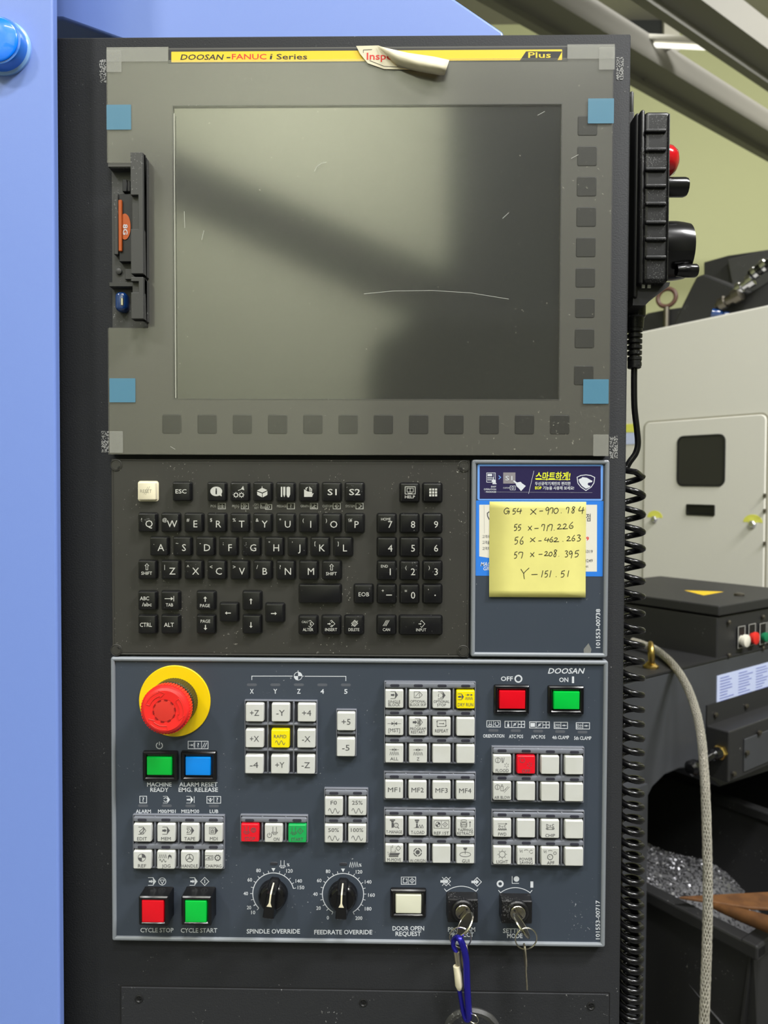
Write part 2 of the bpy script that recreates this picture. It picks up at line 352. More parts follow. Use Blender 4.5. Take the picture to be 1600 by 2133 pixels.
# ------------------------------------------------------------------ console and blue sheet metal
XL = U(100, 1000)[0]; XR = U(1303, 1100)[0]; ZTOP = U(770, 73.5)[1]; ZBOT = U(770, 2500)[1]
con = thing('console_enclosure', PM((XL+XR)/2, 0, ZBOT), 'black textured metal control console housing', 'control console')
mb = MB(); cx, cz, w, h = (XL+XR)/2, (ZTOP+ZBOT)/2, XR-XL, ZTOP-ZBOT
rloft(cx, cz, w, h, 1.5, [(0, -190), (0, -1.2), (.4, -.4), (1.3, 0)], 3, True, True, mb); mb.build('housing', 'console_black', con, 30)
ax0, az0, aw, ah = rect(254, 2056, 1266, 2500)
az0 = U(760, 2062)[1]-ah/2
mb = MB(); rloft(ax0, az0, aw+2, ah+2, .8, [(0, .0), (0, .15)], 2, False, True, mb); mb.build('seam_shade_strip', 'black_matt', con, 30)  # dark strip puts the shade of the seam groove into the colour
mb = MB(); rloft(ax0, az0, aw, ah, .8, [(0, .0), (0, .5), (.5, .9)], 2, False, True, mb); pl = mb.build('access_plate', 'console_black', con, 30)
for sx, sy in ((290, 2080), (757, 2088), (1231, 2095)):
    X, Z = U(sx, sy, .9); mb = MB()
    mb.lathe(PM(X, .85, Z), (0, -1, 0), [(.0034, 0), (.0034, .0005), (.0026, .0008), (.0019, .0001)], 14)
    for a in (20, 110):
        d = Vector((math.cos(math.radians(a)), 0, math.sin(math.radians(a)))); mb.obox(PM(X, 1.5, Z)-d*.0026-Vector((-d.z, 0, d.x))*.0003, d*.0052, Vector((-d.z, 0, d.x))*.0006, Vector((0, .0005, 0)))
    mb.build('screw', 'black_matt', con)
# blue column beside the console
DC = 26; XC = U(126, 1066, DC-7)[0]; mb = MB()
ang = math.radians(0.12)
prof = [(-320, -DC), (XC-2, -DC), (XC-.9, -DC+.25), (XC-.25, -DC+.9), (XC, -DC+2), (XC, -DC+7), (XC-30, -DC+7), (XC-30, -DC+4), (-320, -DC+4)]
mb.loft([[Vector((x/1000, y/1000, ZT+z/1000)) for x, y in prof] for z in (ZBOT-200, ZTOP+600)], True, True)
tag(mb.build('column_panel', 'blue_paint', None, 50), 'tall pale blue painted sheet metal column left of the black console', 'machine panel')
# blue swing arm cover above the console
YA = -45; poly = [(60, -330), (50, -330), (50, 42), (130, 40), (290, 97), (1060, 130), (1049, 66), (940, -8), (500, -330)]
mb = MB(); A = [P(x, y, YA) for x, y in poly]
mb.prism(A[1:], Vector((0, .14, 0)))
arm = mb.build('arm_cover', 'blue_paint', None, 30); tag(arm, 'pale blue sheet metal arm cover rising behind the console top', 'machine cover')
bv = arm.modifiers.new('bevel', 'BEVEL'); bv.width = .0025; bv.segments = 3; bv.limit_method = 'ANGLE'
# round blue button on the column
bx, bz = U(10, 102, DC); bo = thing('round_button', PM(bx, DC, bz), 'round glossy blue button on the blue column', 'button')
for nm, mt, pr in (('rim', 'button_rim', [(.0205, 0), (.0205, .0015), (.0185, .003), (.016, .003)]), ('skirt', 'button_skirt', [(.0188, .002), (.0186, .008), (.0176, .0104), (.0155, .0108)]), ('cap', 'button_blue_glow', [(.0160, .0105), (.0160, .0114), (.0152, .0120), (.006, .0122)])):
    mb = MB(); mb.lathe(PM(bx, DC, bz), (0, -1, 0), pr, 40); mb.build(nm, mt, bo, 40)
# ------------------------------------------------------------------ display unit
DB = 8.0
dx0, dz0, dw, dh = rect(223, 102, 1279, 99, DB); l_, t_ = U(224.5, 101, DB); r_ = (U(1279, 98, DB)[0]+U(1266, 951, DB)[0])/2; l_ = (U(223, 101, DB)[0]+U(229, 945, DB)[0])/2; b_ = U(750, 947, DB)[1]
dis = thing('display_unit', PM((l_+r_)/2, 0, b_), 'large grey framed control screen with soft keys', 'display')
scx, scz, scw, sch = rect(361, 219, 1167, 831, DB)
sl, sr, st, sbm = scx-scw/2, scx+scw/2, scz+sch/2, scz-sch/2
kx = U(307, 500, DB)[0]; kt = U(265, 347, DB)[1]; kb = U(265, 682, DB)[1]
mb = MB()
def solid(x, z):
    if sl < x < sr and sbm < z < st: return False
    if x < kx and kb < z < kt: return False
    return True
mb.holed(sorted([l_, kx, sl, sr, r_]), sorted([b_, sbm, kb, kt, st, t_]), solid, 0, DB)
bz_ = mb.build('bezel', 'bezel_grey', dis, 0)
mb = MB(); rloft(scx, scz, scw+1, sch+1, .5, [(0, 4), (0, 6.2)], 2, False, True, mb); mb.build('screen', 'screen_glass', dis, 0)
mb = MB()
mb.holed(sorted([sl-.8, sl, sr, sr+.8]), sorted([sbm-.8, sbm, st, st+.8]), lambda x, z: not (sl < x < sr and sbm < z < st), DB-.1, DB+.12); mb.build('screen_gasket', 'slot_grey', dis, 0)
soft = [(1224-.9*i, 262+63.3*i) for i in range(8)]+[(1216, 782)]+[(358+73.45*i, 883.5+.1*i) for i in range(12)]
smesh = None
for px, py in soft:
    X, Z = U(px, py, DB+.2)
    if smesh is None:
        mb = MB(); rloft(0, 0, 14.6, 14.6, 1.2, [(-.4, 0), (0, .05), (.3, .25)], 3, False, True, mb); mb.normals(); smesh = mb.mesh('soft_key', 'recess_dark', PM(0, 0, 0), 30)
    link('soft_key', smesh, PM(X, DB, Z), dis)
# name strip
cx, cz, w, h = rect(350, 101, 1183, 130, DB); mb = MB(); rloft(cx, cz, w, h, .3, [(0, DB), (0, DB+.15)], 1, False, True, mb); mb.build('name_strip_border', 'black_matt', dis, 0)
cx, cz, w, h = rect(357, 105.5, 1171, 127.5, DB+.2); mb = MB(); rloft(cx, cz, w, h, .3, [(0, DB+.1), (0, DB+.3)], 1, False, True, mb); ns = mb.build('name_strip', 'strip_yellow', dis, 0)
I = Ink(DB+.36); I.text('DOOSAN', 421, 119, 88, 11, .015, .25); I.build('strip_print', 'ink_black', ns); I = Ink(DB+.36); I.line([(472, 120), (480, 120)], 2.5); I.build('strip_dash', 'ink_black', ns); I = Ink(DB+.36); I.text('i', 565, 117.5, 5, 12, 0, .2); I.text('Series', 608, 118, 64, 11, .012)
I.build('strip_print', 'ink_black', ns); Ink(DB+.36).poly([(1096, 107), (1171, 107), (1161, 126), (1083, 126)]).build('plus_badge', 'ink_black', ns)
I = Ink(DB+.36); I.text('FANUC', 519, 118, 72, 11, .012); I.build('strip_print', 'ink_red', ns)
I = Ink(DB+.42); I.text('Plus', 1124, 114.5, 47, 11.5, .012); I.build('strip_print', 'strip_yellow', ns)
# memory card bay with its two open flaps
ky = kb; kz_m = U(255, 590, 2)[1]
bayx0 = l_; mb = MB(); rloft((bayx0+kx)/2, (kt+kb)/2, kx-bayx0, kt-kb, .3, [(0, .0), (0, .6)], 1, False, True, mb); bay = mb.build('card_bay', 'slot_grey', dis, 0)
def pbox(name, px0, py0, px1, py1, D0, D1, m, parent, r=.5, ch=.4, Dm=None):
    c = rect(px0, py0, px1, py1, D1 if Dm is None else Dm); mb = MB(); rloft(c[0], c[1], c[2], c[3], r, [(0, D0), (0, D1-ch), (ch, D1)], 2, False, True, mb); return mb.build(name, m, parent, 30)
pbox('bay_shelf', 229, 345, 300, 350, .4, 7.5, 'slot_grey', dis); pbox('bay_shelf', 227, 588, 290, 597, .4, 7.5, 'slot_grey', dis); pbox('latch', 255, 373, 264, 399, .4, 4, 'recess_dark', dis); pbox('latch', 263, 376, 271, 399, .4, 2.5, 'black_matt', dis)
pbox('bay_rail', 237, 402, 246, 530, .4, 5, 'slot_grey', dis); pbox('bay_block', 260, 560, 290, 582, .4, 3, 'slot_grey', dis)
mb = MB(); X, Z = U(247, 565, 2); mb.lathe(PM(X, .5, Z), (0, -1, 0), [(.0024, 0), (.0024, .0016), (.0016, .002)], 16); mb.build('bay_screw', 'slot_grey', dis)
def flap(py0, py1, ny0, ny1, D1=22):
    mb = MB(); x0 = U(272, 450, D1)[0]; x1 = U(297.5, 450, D1)[0]; xn = U(288, 450, D1)[0]; xr = x1
    z0 = U(280, py0, D1)[1]; z1 = U(280, py1, D1)[1]; n0 = U(280, ny0, D1)[1]; n1 = U(280, ny1, D1)[1]
    mb.holed(sorted([x0, xn, xr]), sorted([z0, n0, n1, z1]), lambda x, z: not (x < xn and n1 < z < n0), D1-6, D1)
    mb.holed([x0, x1], [z1, z0], lambda x, z: True, D1-9, D1-3.0)
    mb.holed([x1-3, x1], [z1, z0], lambda x, z: True, 1, D1-6)
    o = mb.build('bay_flap', 'slot_grey', dis, 0); b = o.modifiers.new('bevel', 'BEVEL'); b.width = .0004; b.segments = 2; b.limit_method = 'ANGLE'
flap(317, 570, 406, 477); flap(577, 664, 586, 609)
I = Ink(DB+.2); I.line([(362.5, 236), (366, 829)], 1.6); I.build('edge_line', 'ink_pale', dis)
# memory card and blue cap in the bay
crd = thing('memory_card', P(252, 470, 1), 'thin black memory card with orange label edge in the card bay', 'memory card')
pbox('card_body', 248, 404, 283, 545, 1.0, 5.5, 'black_matt', crd); pbox('label_edge', 246.5, 416, 254, 523, 5.2, 7.2, 'card_orange', crd)
X, Z = U(260, 472, 6); mb = MB(); mb.lathe(PM(X, 5.4, Z), (0, -1, 0), [(.0, 0), (.0102, .0003), (.0102, .0006)], 30); o = mb.build('round_label', 'card_orange', crd)
for v in o.data.vertices: v.co.x *= .45
I = Ink(6.2); I.text('8G', 261, 478, 22, 9, .02, rot=90); I.build('print', 'ink_white', o)
usb = MB(); X, Z = U(253, 629, 5)
rloft(X, Z, 9.5, 15.5, 4, [(0, .6), (0, 5), (.8, 7), (2.2, 7.8)], 6, False, True, usb); us = usb.build('plug_cap', 'usb_blue', None, 40); tag(us, 'glossy translucent blue plug cap in the lower bay', 'plug')
pbox('window', 251, 620, 257, 636, 7.7, 8.3, 'nickel', us)
# protective film, tapes, sticker
fl0, fr0 = l_-.4, r_+.4; fz1 = U(750, 947, DB)[1]-.5; n0 = U(351, 120, DB+.5)[0]; n1 = U(1182, 120, DB+.5)[0]; nz = U(760, 123.5, DB+.5)[1]
kt2 = U(265, 339, DB+.5)[1]; kb2 = U(265, 684, DB+.5)[1]; kx2 = U(309, 500, DB+.5)[0]
def fsol(x, z):
    if n0 < x < n1 and z > nz: return False
    if x < kx2 and kb2 < z < kt2: return False
    return True
mb = MB(); mb.holed(sorted([fl0, kx2, n0, n1, fr0]), sorted([fz1, kb2, kt2, nz, t_+.5]), fsol, DB+.5, DB+.75, 1, 0)
# drop the back skin so the sheet has one reflecting face
keep = [i for i, f in enumerate(mb.f) if not (mb.m[i] == 0 and all(abs(mb.v[q].y+(DB+.5)/1000) < 1e-7 for q in f))]
mb.f = [mb.f[i] for i in keep]; mb.m = [mb.m[i] for i in keep]
tag(mb.build('protective_film', ['film', 'film_edge_highlight'], None, 0), 'dusty scratched clear protective film over the screen', 'film')
flm = bpy.data.objects['protective_film']
for pts in ([(655, 357), (660, 347), (670, 340), (680, 338)], [(758, 612), (820, 606), (900, 605), (980, 610), (1060, 623)], [(384, 440), (385, 475)], [(1047, 455), (1060, 443)], [(355, 930), (365, 936)], [(1190, 330), (1205, 322)], [(420, 500), (425, 480)], [(1120, 240), (1135, 232)]): I = Ink(DB+.8); I.line(pts, .7); I.build('scratch', 'ink_pale', flm)
for (a, b, c, d, lab) in ((222, 218, 273, 270, 'blue tape square at the upper left edge of the film'), (1225, 205, 1279, 257, 'blue tape square over the topmost right soft key'), (228, 788, 282, 838, 'blue tape square at the lower left edge of the film'), (1215, 790, 1268, 841, 'blue tape square over the lowest right soft key')):
    c_ = rect(a, b, c, d, DB+.9); mb = MB(); rloft(*c_, .3, [(0, DB+.8), (0, DB+.92)], 1, True, True, mb); tag(mb.build('tape_square', 'tape_blue', None, 0), lab, 'tape', 'blue tape squares on the film')
for (front, side, lab) in ((((222, 98, 350, 128), (222, 104, 253, 150)), (207, 124, 221, 172), 'clear tape at the top left film corner'), (((1182, 92, 1281, 122), (1248, 98, 1281, 145)), (1284, 119, 1299, 166), 'clear tape at the top right film corner'),
                           (((228, 898, 256, 943),), (211, 898, 227, 942), 'clear tape at the bottom left film corner'), (((1236, 905, 1268, 950),), (1270, 908, 1287, 955), 'clear tape at the bottom right film corner')):
    o = None; tp = None
    for q in front:
        c_ = rect(*q, DB+1.0); mb = MB(); rloft(*c_, .3, [(0, DB+.95 if o else DB+.8), (0, DB+1.05 if o else DB+.9)], 1, True, True, mb)
        if o is None: o = tag(mb.build('clear_tape', 'tape_clear', None, 0), lab, 'tape', 'clear tapes at the film corners')
        else: mb.build('second_strip', 'tape_clear', o, 0)
    c_ = rect(*side, .3); mb = MB(); rloft(*c_, .2, [(0, .1), (0, .25)], 1, False, True, mb); mb.build('stuck_end', 'tape_patchy', o, 0)
mb = MB(); D = DB+1.2
fl = [(742, 96), (788, 95), (812, 104), (850, 117), (872, 135), (880, 146), (800, 144), (766, 132), (750, 112)]
mb.prism([P(x, y, D) for x, y in fl], (0, -.0002, 0))
st_ = mb.build('inspection_sticker', 'paper_cream', None, 0); tag(st_, 'peeling cream inspection sticker with red letters above the screen', 'sticker')
mb = MB(); Ls = []
for (ax, ay), (bx2, by2), dep in (((786, 95), (830, 140), 1.5), ((810, 101), (858, 146), 6), ((850, 110), (888, 152), 8), ((905, 118), (918, 157), 9), ((936, 125), (926, 157), 7)):
    row = []
    for k in range(7):
        s_ = k/6; a = math.sin(s_*math.pi)
        row.append(P(ax+(bx2-ax)*s_, ay+(by2-ay)*s_, D+.5+dep*(.25+.75*a)))
    Ls.append(row)
vs = [p for row in Ls for p in row]; fs = [(i*7+j, i*7+j+1, i*7+j+8, i*7+j+7) for i in range(len(Ls)-1) for j in range(6)]
mb.add(vs, fs); o = mb.build('curled_flap', 'paper_cream', st_, 60, False); sm = o.modifiers.new('thick', 'SOLIDIFY'); sm.thickness = .0002
I = Ink(D+.3); I.text('Inspec', 796, 117, 64, 14, .015); I.build('print', 'ink_red', st_)
I = Ink(D+.3); I.line([(757, 110), (757, 104), (775, 103)], 1); I.line([(770, 126), (800, 138), (860, 141)], 1); I.build('print', 'ink_black', st_)
# ------------------------------------------------------------------ keyboard unit
DK = 5.0; DKC = 9.0
c = rect(232.5, 957, 978, 1367, DK)
kb_ = thing('keyboard_unit', PM(c[0], 0, c[1]-c[3]/2), 'dark grey alphanumeric keyboard with black keys', 'keyboard')
mb = MB(); rloft(*c, .8, [(0, 0), (0, DK-.6), (.5, DK), (1.2, DK), (1.5, DK-.35), (1.9, DK-.35), (2.2, DK)], 3, False, True, mb); mb.build('key_plate', 'mdi_plate', kb_, 20)
for px, py, a in ((242.5, 969, 40), (966.5, 971, 135), (242.5, 1354, -40), (965, 1356, 215)):
    X, Z = U(px, py, DK); mb = MB(); mb.lathe(PM(X, DK, Z), (0, -1, 0), [(.0047, 0), (.0047, .0004), (.0043, .0006), (.0041, .0002), (.0038, .0002), (.0036, .0005)], 24)
    o = mb.build('corner_cap', 'mdi_plate', kb_, 30); mb = MB(); d = Vector((math.cos(math.radians(a)), 0, -math.sin(math.radians(a)))); e = Vector((-d.z, 0, d.x))
    mb.obox(PM(X, DK+.7, Z)+d*.0022-e*.0012, d*.0009, e*.0024, Vector((0, .0004, 0))); mb.build('slot', 'black_matt', o, 0)
KM = {}
def key(px, py, wpx=37.6, m='key_black'):
    k = (round(wpx, 1), m); w = wpx/2.615
    if k not in KM:
        mb = MB(); rloft(0, 0, w, 14.3, 1.1, [(-1.0, .05), (-.9, .25), (-.15, .25), (0, .5), (.12, 3.2), (.35, 3.75), (.95, 4.0)], 3, False, True, mb); mb.normals(); KM[k] = mb.mesh('key', m, PM(0, 0, 0), 28)  # black base flange stands in for the shaded border around each key
    X, Z = U(px, py, DKC); return link('key', KM[k], PM(X, DK, Z), kb_)
def legend(o, ink, m='ink_pale', name='legend'): return ink.build(name, m, o)
KD = DKC+.06
def arrow(I, cx, cy, dx, dy, L, w, hw):
    px, py = -dy, dx; hx, hy = cx+dx*L/2, cy+dy*L/2; bx_, by_ = hx-dx*hw*1.1, hy-dy*hw*1.1; tx, ty = cx-dx*L/2, cy-dy*L/2
    I.poly([(tx+px*w/2, ty+py*w/2), (bx_+px*w/2, by_+py*w/2), (bx_-px*w/2, by_-py*w/2), (tx-px*w/2, ty-py*w/2)]); I.poly([(hx, hy), (bx_+px*hw, by_+py*hw), (bx_-px*hw, by_-py*hw)])
def hollow_up(I, cx, cy, s, w=1.):
    I.line([(cx, cy-s), (cx+s*.62, cy-s*.35), (cx+s*.3, cy-s*.35), (cx+s*.3, cy+s), (cx-s*.3, cy+s), (cx-s*.3, cy-s*.35), (cx-s*.62, cy-s*.35)], w, True)
def gear(I, cx, cy, r, n=8, w=1.4):
    I.arc(cx, cy, r*.62, w=w, n=14)
    for i in range(n):
        a = 2*math.pi*i/n; I.line([(cx+r*.6*math.cos(a), cy+r*.6*math.sin(a)), (cx+r*math.cos(a), cy+r*math.sin(a))], w)
def qmark(I, cx, cy, h, w=None): I.text('?', cx, cy, None, h, .02)
o = key(305.5, 1023, 38.5, 'key_cream'); I = Ink(KD); I.text('RESET', 304, 1023, 24, 7); I.line([(300, 1030), (308, 1014)], .7); I.line([(303, 1031), (312, 1013)], .7); legend(o, I, 'ink_dull')
o = key(378, 1024); legend(o, Ink(KD).text('ESC', 377, 1023.5, 23, 8.5, .012))
o = key(451, 1024.5); I = Ink(KD); I.poly([(450.5+12.5*math.cos(a*.3142), 1023.5+10*math.sin(a*.3142)) for a in range(20)]); I.poly([(455, 1031), (462, 1034), (461, 1026)]); legend(o, I); legend(o, Ink(KD+.04).text('i', 450.5, 1023, 3.4, 12, .03), 'black_matt')
o = key(499, 1024.5); I = Ink(KD); gear(I, 491.5, 1031, 6); gear(I, 503, 1031, 6); I.line([(496, 1022), (507, 1017)], 1.3); I.poly([(502, 1019), (506.5, 1012), (509, 1021)]); legend(o, I)
o = key(546.8, 1024.5); I = Ink(KD); I.poly([(535.5, 1022), (546, 1016), (557, 1021), (546.5, 1026)]); I.poly([(535.5, 1024), (546, 1028), (546, 1036), (536, 1031)]); I.poly([(547.3, 1028), (557, 1023), (557, 1031), (547.3, 1036)]); I.line([(546, 1013), (546, 1018)], 1.2); legend(o, I)
o = key(594.5, 1025); I = Ink(KD); I.rect(585, 1014, 588, 1035); I.poly([(590, 1014), (594.5, 1014), (594.5, 1030), (592.2, 1036), (590, 1030)]); I.poly([(597, 1015), (600.5, 1013.5), (604.5, 1015), (604.5, 1030), (602, 1036), (599, 1036), (597, 1031)]); legend(o, I)
o = key(642.8, 1025); I = Ink(KD); I.poly([(633.5, 1019), (641, 1024), (650, 1024), (650, 1035), (633.5, 1035)]); I.poly([(650.5, 1028), (653.5, 1027), (650, 1035)]); I.line([(638, 1021), (637.5, 1017), (641, 1015)], 2); I.line([(646, 1023), (645, 1015), (649, 1019), (649, 1023)], 2); legend(o, I)
o = key(690.8, 1025); legend(o, Ink(KD).text('S1', 692, 1025, 19, 12.5, .01))
o = key(738.5, 1025); legend(o, Ink(KD).text('S2', 739, 1025, 23, 12.5, .01))
o = key(853.3, 1026); I = Ink(KD); I.box(844, 1014, 865, 1029, 1.2); I.box(848, 1017, 861, 1025, 1); I.line([(854.5, 1017), (854.5, 1025)], 1); I.line([(850, 1028), (859, 1028)], 1.4); I.text('HELP', 854, 1035, 21, 6, .008); legend(o, I)
o = key(901, 1026); I = Ink(KD)
for i in range(3):
    for j in range(3): I.rect(894.3+6*i, 1017.5+6*j, 898.7+6*i, 1022+6*j)
legend(o, I)
XS = [306, 354, 402.6, 450.8, 499, 546.8, 594.8, 642.8, 690.8, 738.5]
for x, ch, s in zip(XS, 'QWERTYUIOP', ['!', '@', '#', '$', '%', '&', '*', '(', ')', '\\¥']):
    y = 1088.5+(x-306)*.0035; o = key(x, y); I = Ink(KD); I.text(ch, x+4.5, y+2.5, None, 14.2, 0); I.text(s, x-11+(2 if len(s) > 1 else 0), y-6, None, 7); legend(o, I)
for x, ch, s in zip([330.6, 378.8, 427, 475, 522.8, 571, 619, 666.5, 714.3], 'ASDFGHJKL', ['.', '~', '-', ';', ':', '"', "'", '[', ']']):
    y = 1138+(x-306)*.0025; o = key(x, y); I = Ink(KD); I.text(ch, x+4.5, y+2.5, None, 14.2, 0); I.text(s, x-10, y-7, None, 7); legend(o, I)
for x in (306, 690.8):
    y = 1187+(x-306)*.0025; o = key(x, y); I = Ink(KD); hollow_up(I, x, y-6.5, 6.3); I.text('SHIFT', x-.5, y+7, 22.5, 6.5, .008); legend(o, I)
for x, ch, s in zip(XS[1:8], 'ZXCVBNM', ['|', '^', '<', '>', '/', '?', '']):
    y = 1187+(x-306)*.0025; o = key(x, y); I = Ink(KD); I.text(ch, x+5, y+2.5, None, 14.2, 0)
    if s: I.text(s, x-11, y-6.5, None, 8)
    legend(o, I)
for r_i, (y, row) in enumerate(((1090, '789'), (1139.5, '456'), (1188.5, '123'), (1237.5, '-0.'))):
    for x, ch in zip((805.5, 853, 901), row):
        o = key(x, y); I = Ink(KD)
        if ch == '-': I.line([(x-1, y+2), (x+11, y+2)], 1.8); I.text('+', x-8, y-7, None, 7)
        elif ch == '.': I.disc(x+5.5, y+2.5, 1.4); I.text("'", x-8.5, y-7, None, 7)
        else: I.text(ch, x+7.5, y+2.5, None, 14, 0)
        if ch == '7': I.text('HOME', x-1.5, y-8.5, 20, 5.5)
        if ch == '1': I.text('END', x-4.5, y-9, 14.5, 5.5)
        if ch == '2': I.text('(', x-7, y-6.5, None, 7)
        if ch == '3': I.text(')', x-7, y-6.5, None, 7)
        if ch == '0': I.text('=', x-7.5, y-6.5, None, 7)
        legend(o, I)
o = key(306, 1251.5); I = Ink(KD); I.text('ABC', 301, 1246.5, 19, 7.5, .008); I.text('/abc', 306, 1259, 20, 7.5, .008); legend(o, I)
o = key(354, 1251.5); I = Ink(KD); I.line([(343, 1247), (356, 1247)], 1.3); I.poly([(356, 1243.5), (361, 1247), (356, 1250.5)]); I.line([(362, 1241.5), (362, 1252.5)], 1.3); I.text('TAB', 353, 1260, 15, 6.5, .008); legend(o, I)
o = key(428.3, 1251.5); I = Ink(KD); arrow(I, 427.5, 1248, 0, -1, 11, 2, 3.8); I.text('PAGE', 427, 1261.5, 20.5, 6.5, .006); legend(o, I)
o = key(428.3, 1301); I = Ink(KD); arrow(I, 428, 1307, 0, 1, 11, 2, 3.8); I.text('PAGE', 428, 1294, 20, 6.5, 0); legend(o, I)
for x, y, dx, dy in ((524.3, 1251.5, 0, -1), (524.3, 1301, 0, 1), (476.3, 1276, -1, 0), (572, 1277, 1, 0)):
    o = key(x, y); I = Ink(KD); arrow(I, x-1.5, y+1, dx, dy, 12, 1.9, 3.4); legend(o, I)
for x, t, w in ((306, 'CTRL', 25), (354, 'ALT', 20.5)): o = key(x, 1301); legend(o, Ink(KD).text(t, x-2, 1301.5, w, 8.5, .008))
key(666.2, 1237, 86)
o = key(757.3, 1237.5); legend(o, Ink(KD).text('EOB', 758, 1238, 22, 8.5, 0))
def diam(I, cx, cy, s, w=1.): I.line([(cx, cy-s), (cx+s, cy), (cx, cy+s), (cx-s, cy)], w, True)
for x, t, w in ((641.7, 'ALTER', 22), (689.8, 'INSERT', 25), (737.3, 'DELETE', 22.5), (805, 'CAN', 15)):
    o = key(x, 1302.5); I = Ink(KD); I.text(t, x, 1311.5, w, 6, .006)
    if t == 'ALTER': I.text('CALC', x-6.5, 1295.5, 13, 4.5); I.line([(x+1, 1294), (x+5, 1292.5), (x+12, 1299.5), (x+5, 1307), (x+1, 1304)], 1); I.text('S', x+5.5, 1299.5, None, 6, .02)
    if t == 'INSERT': I.line([(x-2, 1294), (x+1, 1292), (x+8, 1299.5), (x+1, 1306), (x-2, 1304)], 1); arrow(I, x-4, 1299.5, 1, 0, 7, 2, 2.6); I.disc(x+1.5, 1296, 1.2); I.disc(x+1.5, 1303, 1.2)
    if t == 'DELETE':
        diam(I, x+1.5, 1298.5, 6.5)
        for k in (-3, 0, 3): I.line([(x-2+k, 1304), (x+5+k, 1293)], 1)
    if t == 'CAN':
        for k in (-3, 0, 3): I.line([(x-4+k, 1304), (x+3+k, 1292)], 1)
    legend(o, I)
o = key(876.5, 1303, 86.5); I = Ink(KD); I.text('INPUT', 877.5, 1312, 21, 6); I.line([(876, 1295), (878.5, 1292.5), (885, 1299.5), (878.5, 1307), (876, 1304.5)], 1); arrow(I, 875, 1299.5, 1, 0, 6, 1.6, 2.2); legend(o, I)
I = Ink(DK+.12)
for x, t, w, bx_ in ((444.5, 'POS', 11, 462), (491, 'PROG', 14.5, 510), (587, 'MESSAGE', 20, 606), (635, 'GRAPH', 17.5, 654), (682, 'CUSTOM', 20.5, 701.5), (729.5, 'SYSTEM', 19, 749)):
    I.text(t, x, 1054.2, w, 5); I.box(bx_-7.5, 1048.2, bx_+7.5, 1060, 1.3)
    if t == 'POS': I.line([(bx_-4, 1054), (bx_+5, 1054)]); I.line([(bx_+1, 1050), (bx_+1, 1058)]); I.line([(bx_-5, 1050.5), (bx_-5, 1057.5), (bx_+5, 1057.5)], .8)
    if t == 'PROG': I.line([(bx_-4, 1050.5), (bx_, 1050.5), (bx_+4, 1054), (bx_, 1057.5), (bx_-4, 1057.5)]); I.line([(bx_-3, 1052), (bx_, 1054), (bx_-3, 1056)])
    if t == 'MESSAGE': qmark(I, bx_, 1054, 7)
    if t == 'GRAPH': I.line([(bx_-5, 1050), (bx_-5, 1058), (bx_+5, 1058)]); I.line([(bx_-3, 1057), (bx_+1, 1053), (bx_+5, 1053)]); I.line([(bx_+1, 1050), (bx_+1, 1057)])
    if t == 'CUSTOM': diam(I, bx_, 1054, 4); I.disc(bx_-1, 1054, 1.5)
    if t == 'SYSTEM': I.line([(bx_-2, 1050.5), (bx_, 1050.5), (bx_+4, 1054), (bx_, 1057.5), (bx_-2, 1057.5)])
I.text('OFS', 534.5, 1051, 9.5, 4.5); I.text('SET', 534.5, 1058, 9.5, 4.5); I.box(543, 1048.5, 556, 1058.5, 1.2); I.box(553, 1051, 566, 1061, 1.2); I.line([(545, 1051), (545, 1056), (553, 1056)], .9); I.arc(559, 1056, 2.6)
I.build('plate_print', 'ink_pale', kb_)
# ------------------------------------------------------------------ sticker panel
DS = 4.6
def frame(name, px0, py0, px1, py1, m, parent, wd=3.6, D=6.4):
    c = rect(px0, py0, px1, py1, D-1); mb = MB()
    mb.loft([rloop(c[0], c[1], c[2]-2*i, c[3]-2*i, max(2-i, .4), d, 3) for i, d in ((0, 0), (0, D-1.6), (.45, D-.5), (1.2, D), (wd-1.2, D), (wd-.3, D-.7), (wd, DS-.2))], False, False)
    return mb.build(name, m, parent, 25), c
c = rect(981.5, 957.5, 1268, 1369, DS)
sp = thing('sticker_panel', PM(c[0], 0, c[1]-c[3]/2), 'blank slate panel in a grey frame beside the keyboard', 'panel')
frame('frame', 981.5, 957.5, 1268, 1369, 'frame_grey', sp)
mb = MB(); rloft(c[0], c[1], c[2]-3, c[3]-3, .4, [(0, 0), (0, DS)], 2, False, True, mb); mb.build('plate', 'panel_slate', sp, 20)
Ink(DS+.1).text('101553-00738', 1246, 1309, 81, 8.5, .013, rot=-90).build('plate_print', 'ink_white', sp)
mb = MB(); mb.prism([P(x, y, DS+.1) for x, y in ((1216, 1352), (1226, 1340), (1232, 1352), (1230, 1362), (1216, 1364))], (0, -.0002, 0)); tag(mb.build('tape_scrap', 'tape_clear', None, 0), 'torn scrap of clear tape at the slate panel bottom edge', 'tape')
def card(name, px0, py0, px1, py1, D0, D1, m, label, cat, r=.4):
    c = rect(px0, py0, px1, py1, D1); mb = MB(); rloft(*c, r, [(0, D0), (0, D1)], 3, False, True, mb); return tag(mb.build(name, m, None, 0), label, cat)
es = card('banner_sticker', 994.8, 966.5, 1256, 1042.5, DS, DS+.2, 'sticker_sky', 'navy banner sticker with white shield emblem and yellow Korean heading', 'sticker', 1.5)
k = 4.848
def S(D): return Ink(D, 970, 940, k)
S(DS+.25).rect(142, 150, 1365, 480).build('banner_field', 'sticker_navy', es)
I = S(DS+.3); I.box(213, 218, 300, 312, 1.); I.rect(222, 228, 268, 252)
for i in range(4):
    for j in range(2): I.rect(222+13*i, 262+20*j, 231+13*i, 274+20*j)
for i in range(3): I.disc(285, 232+14*i, 4)
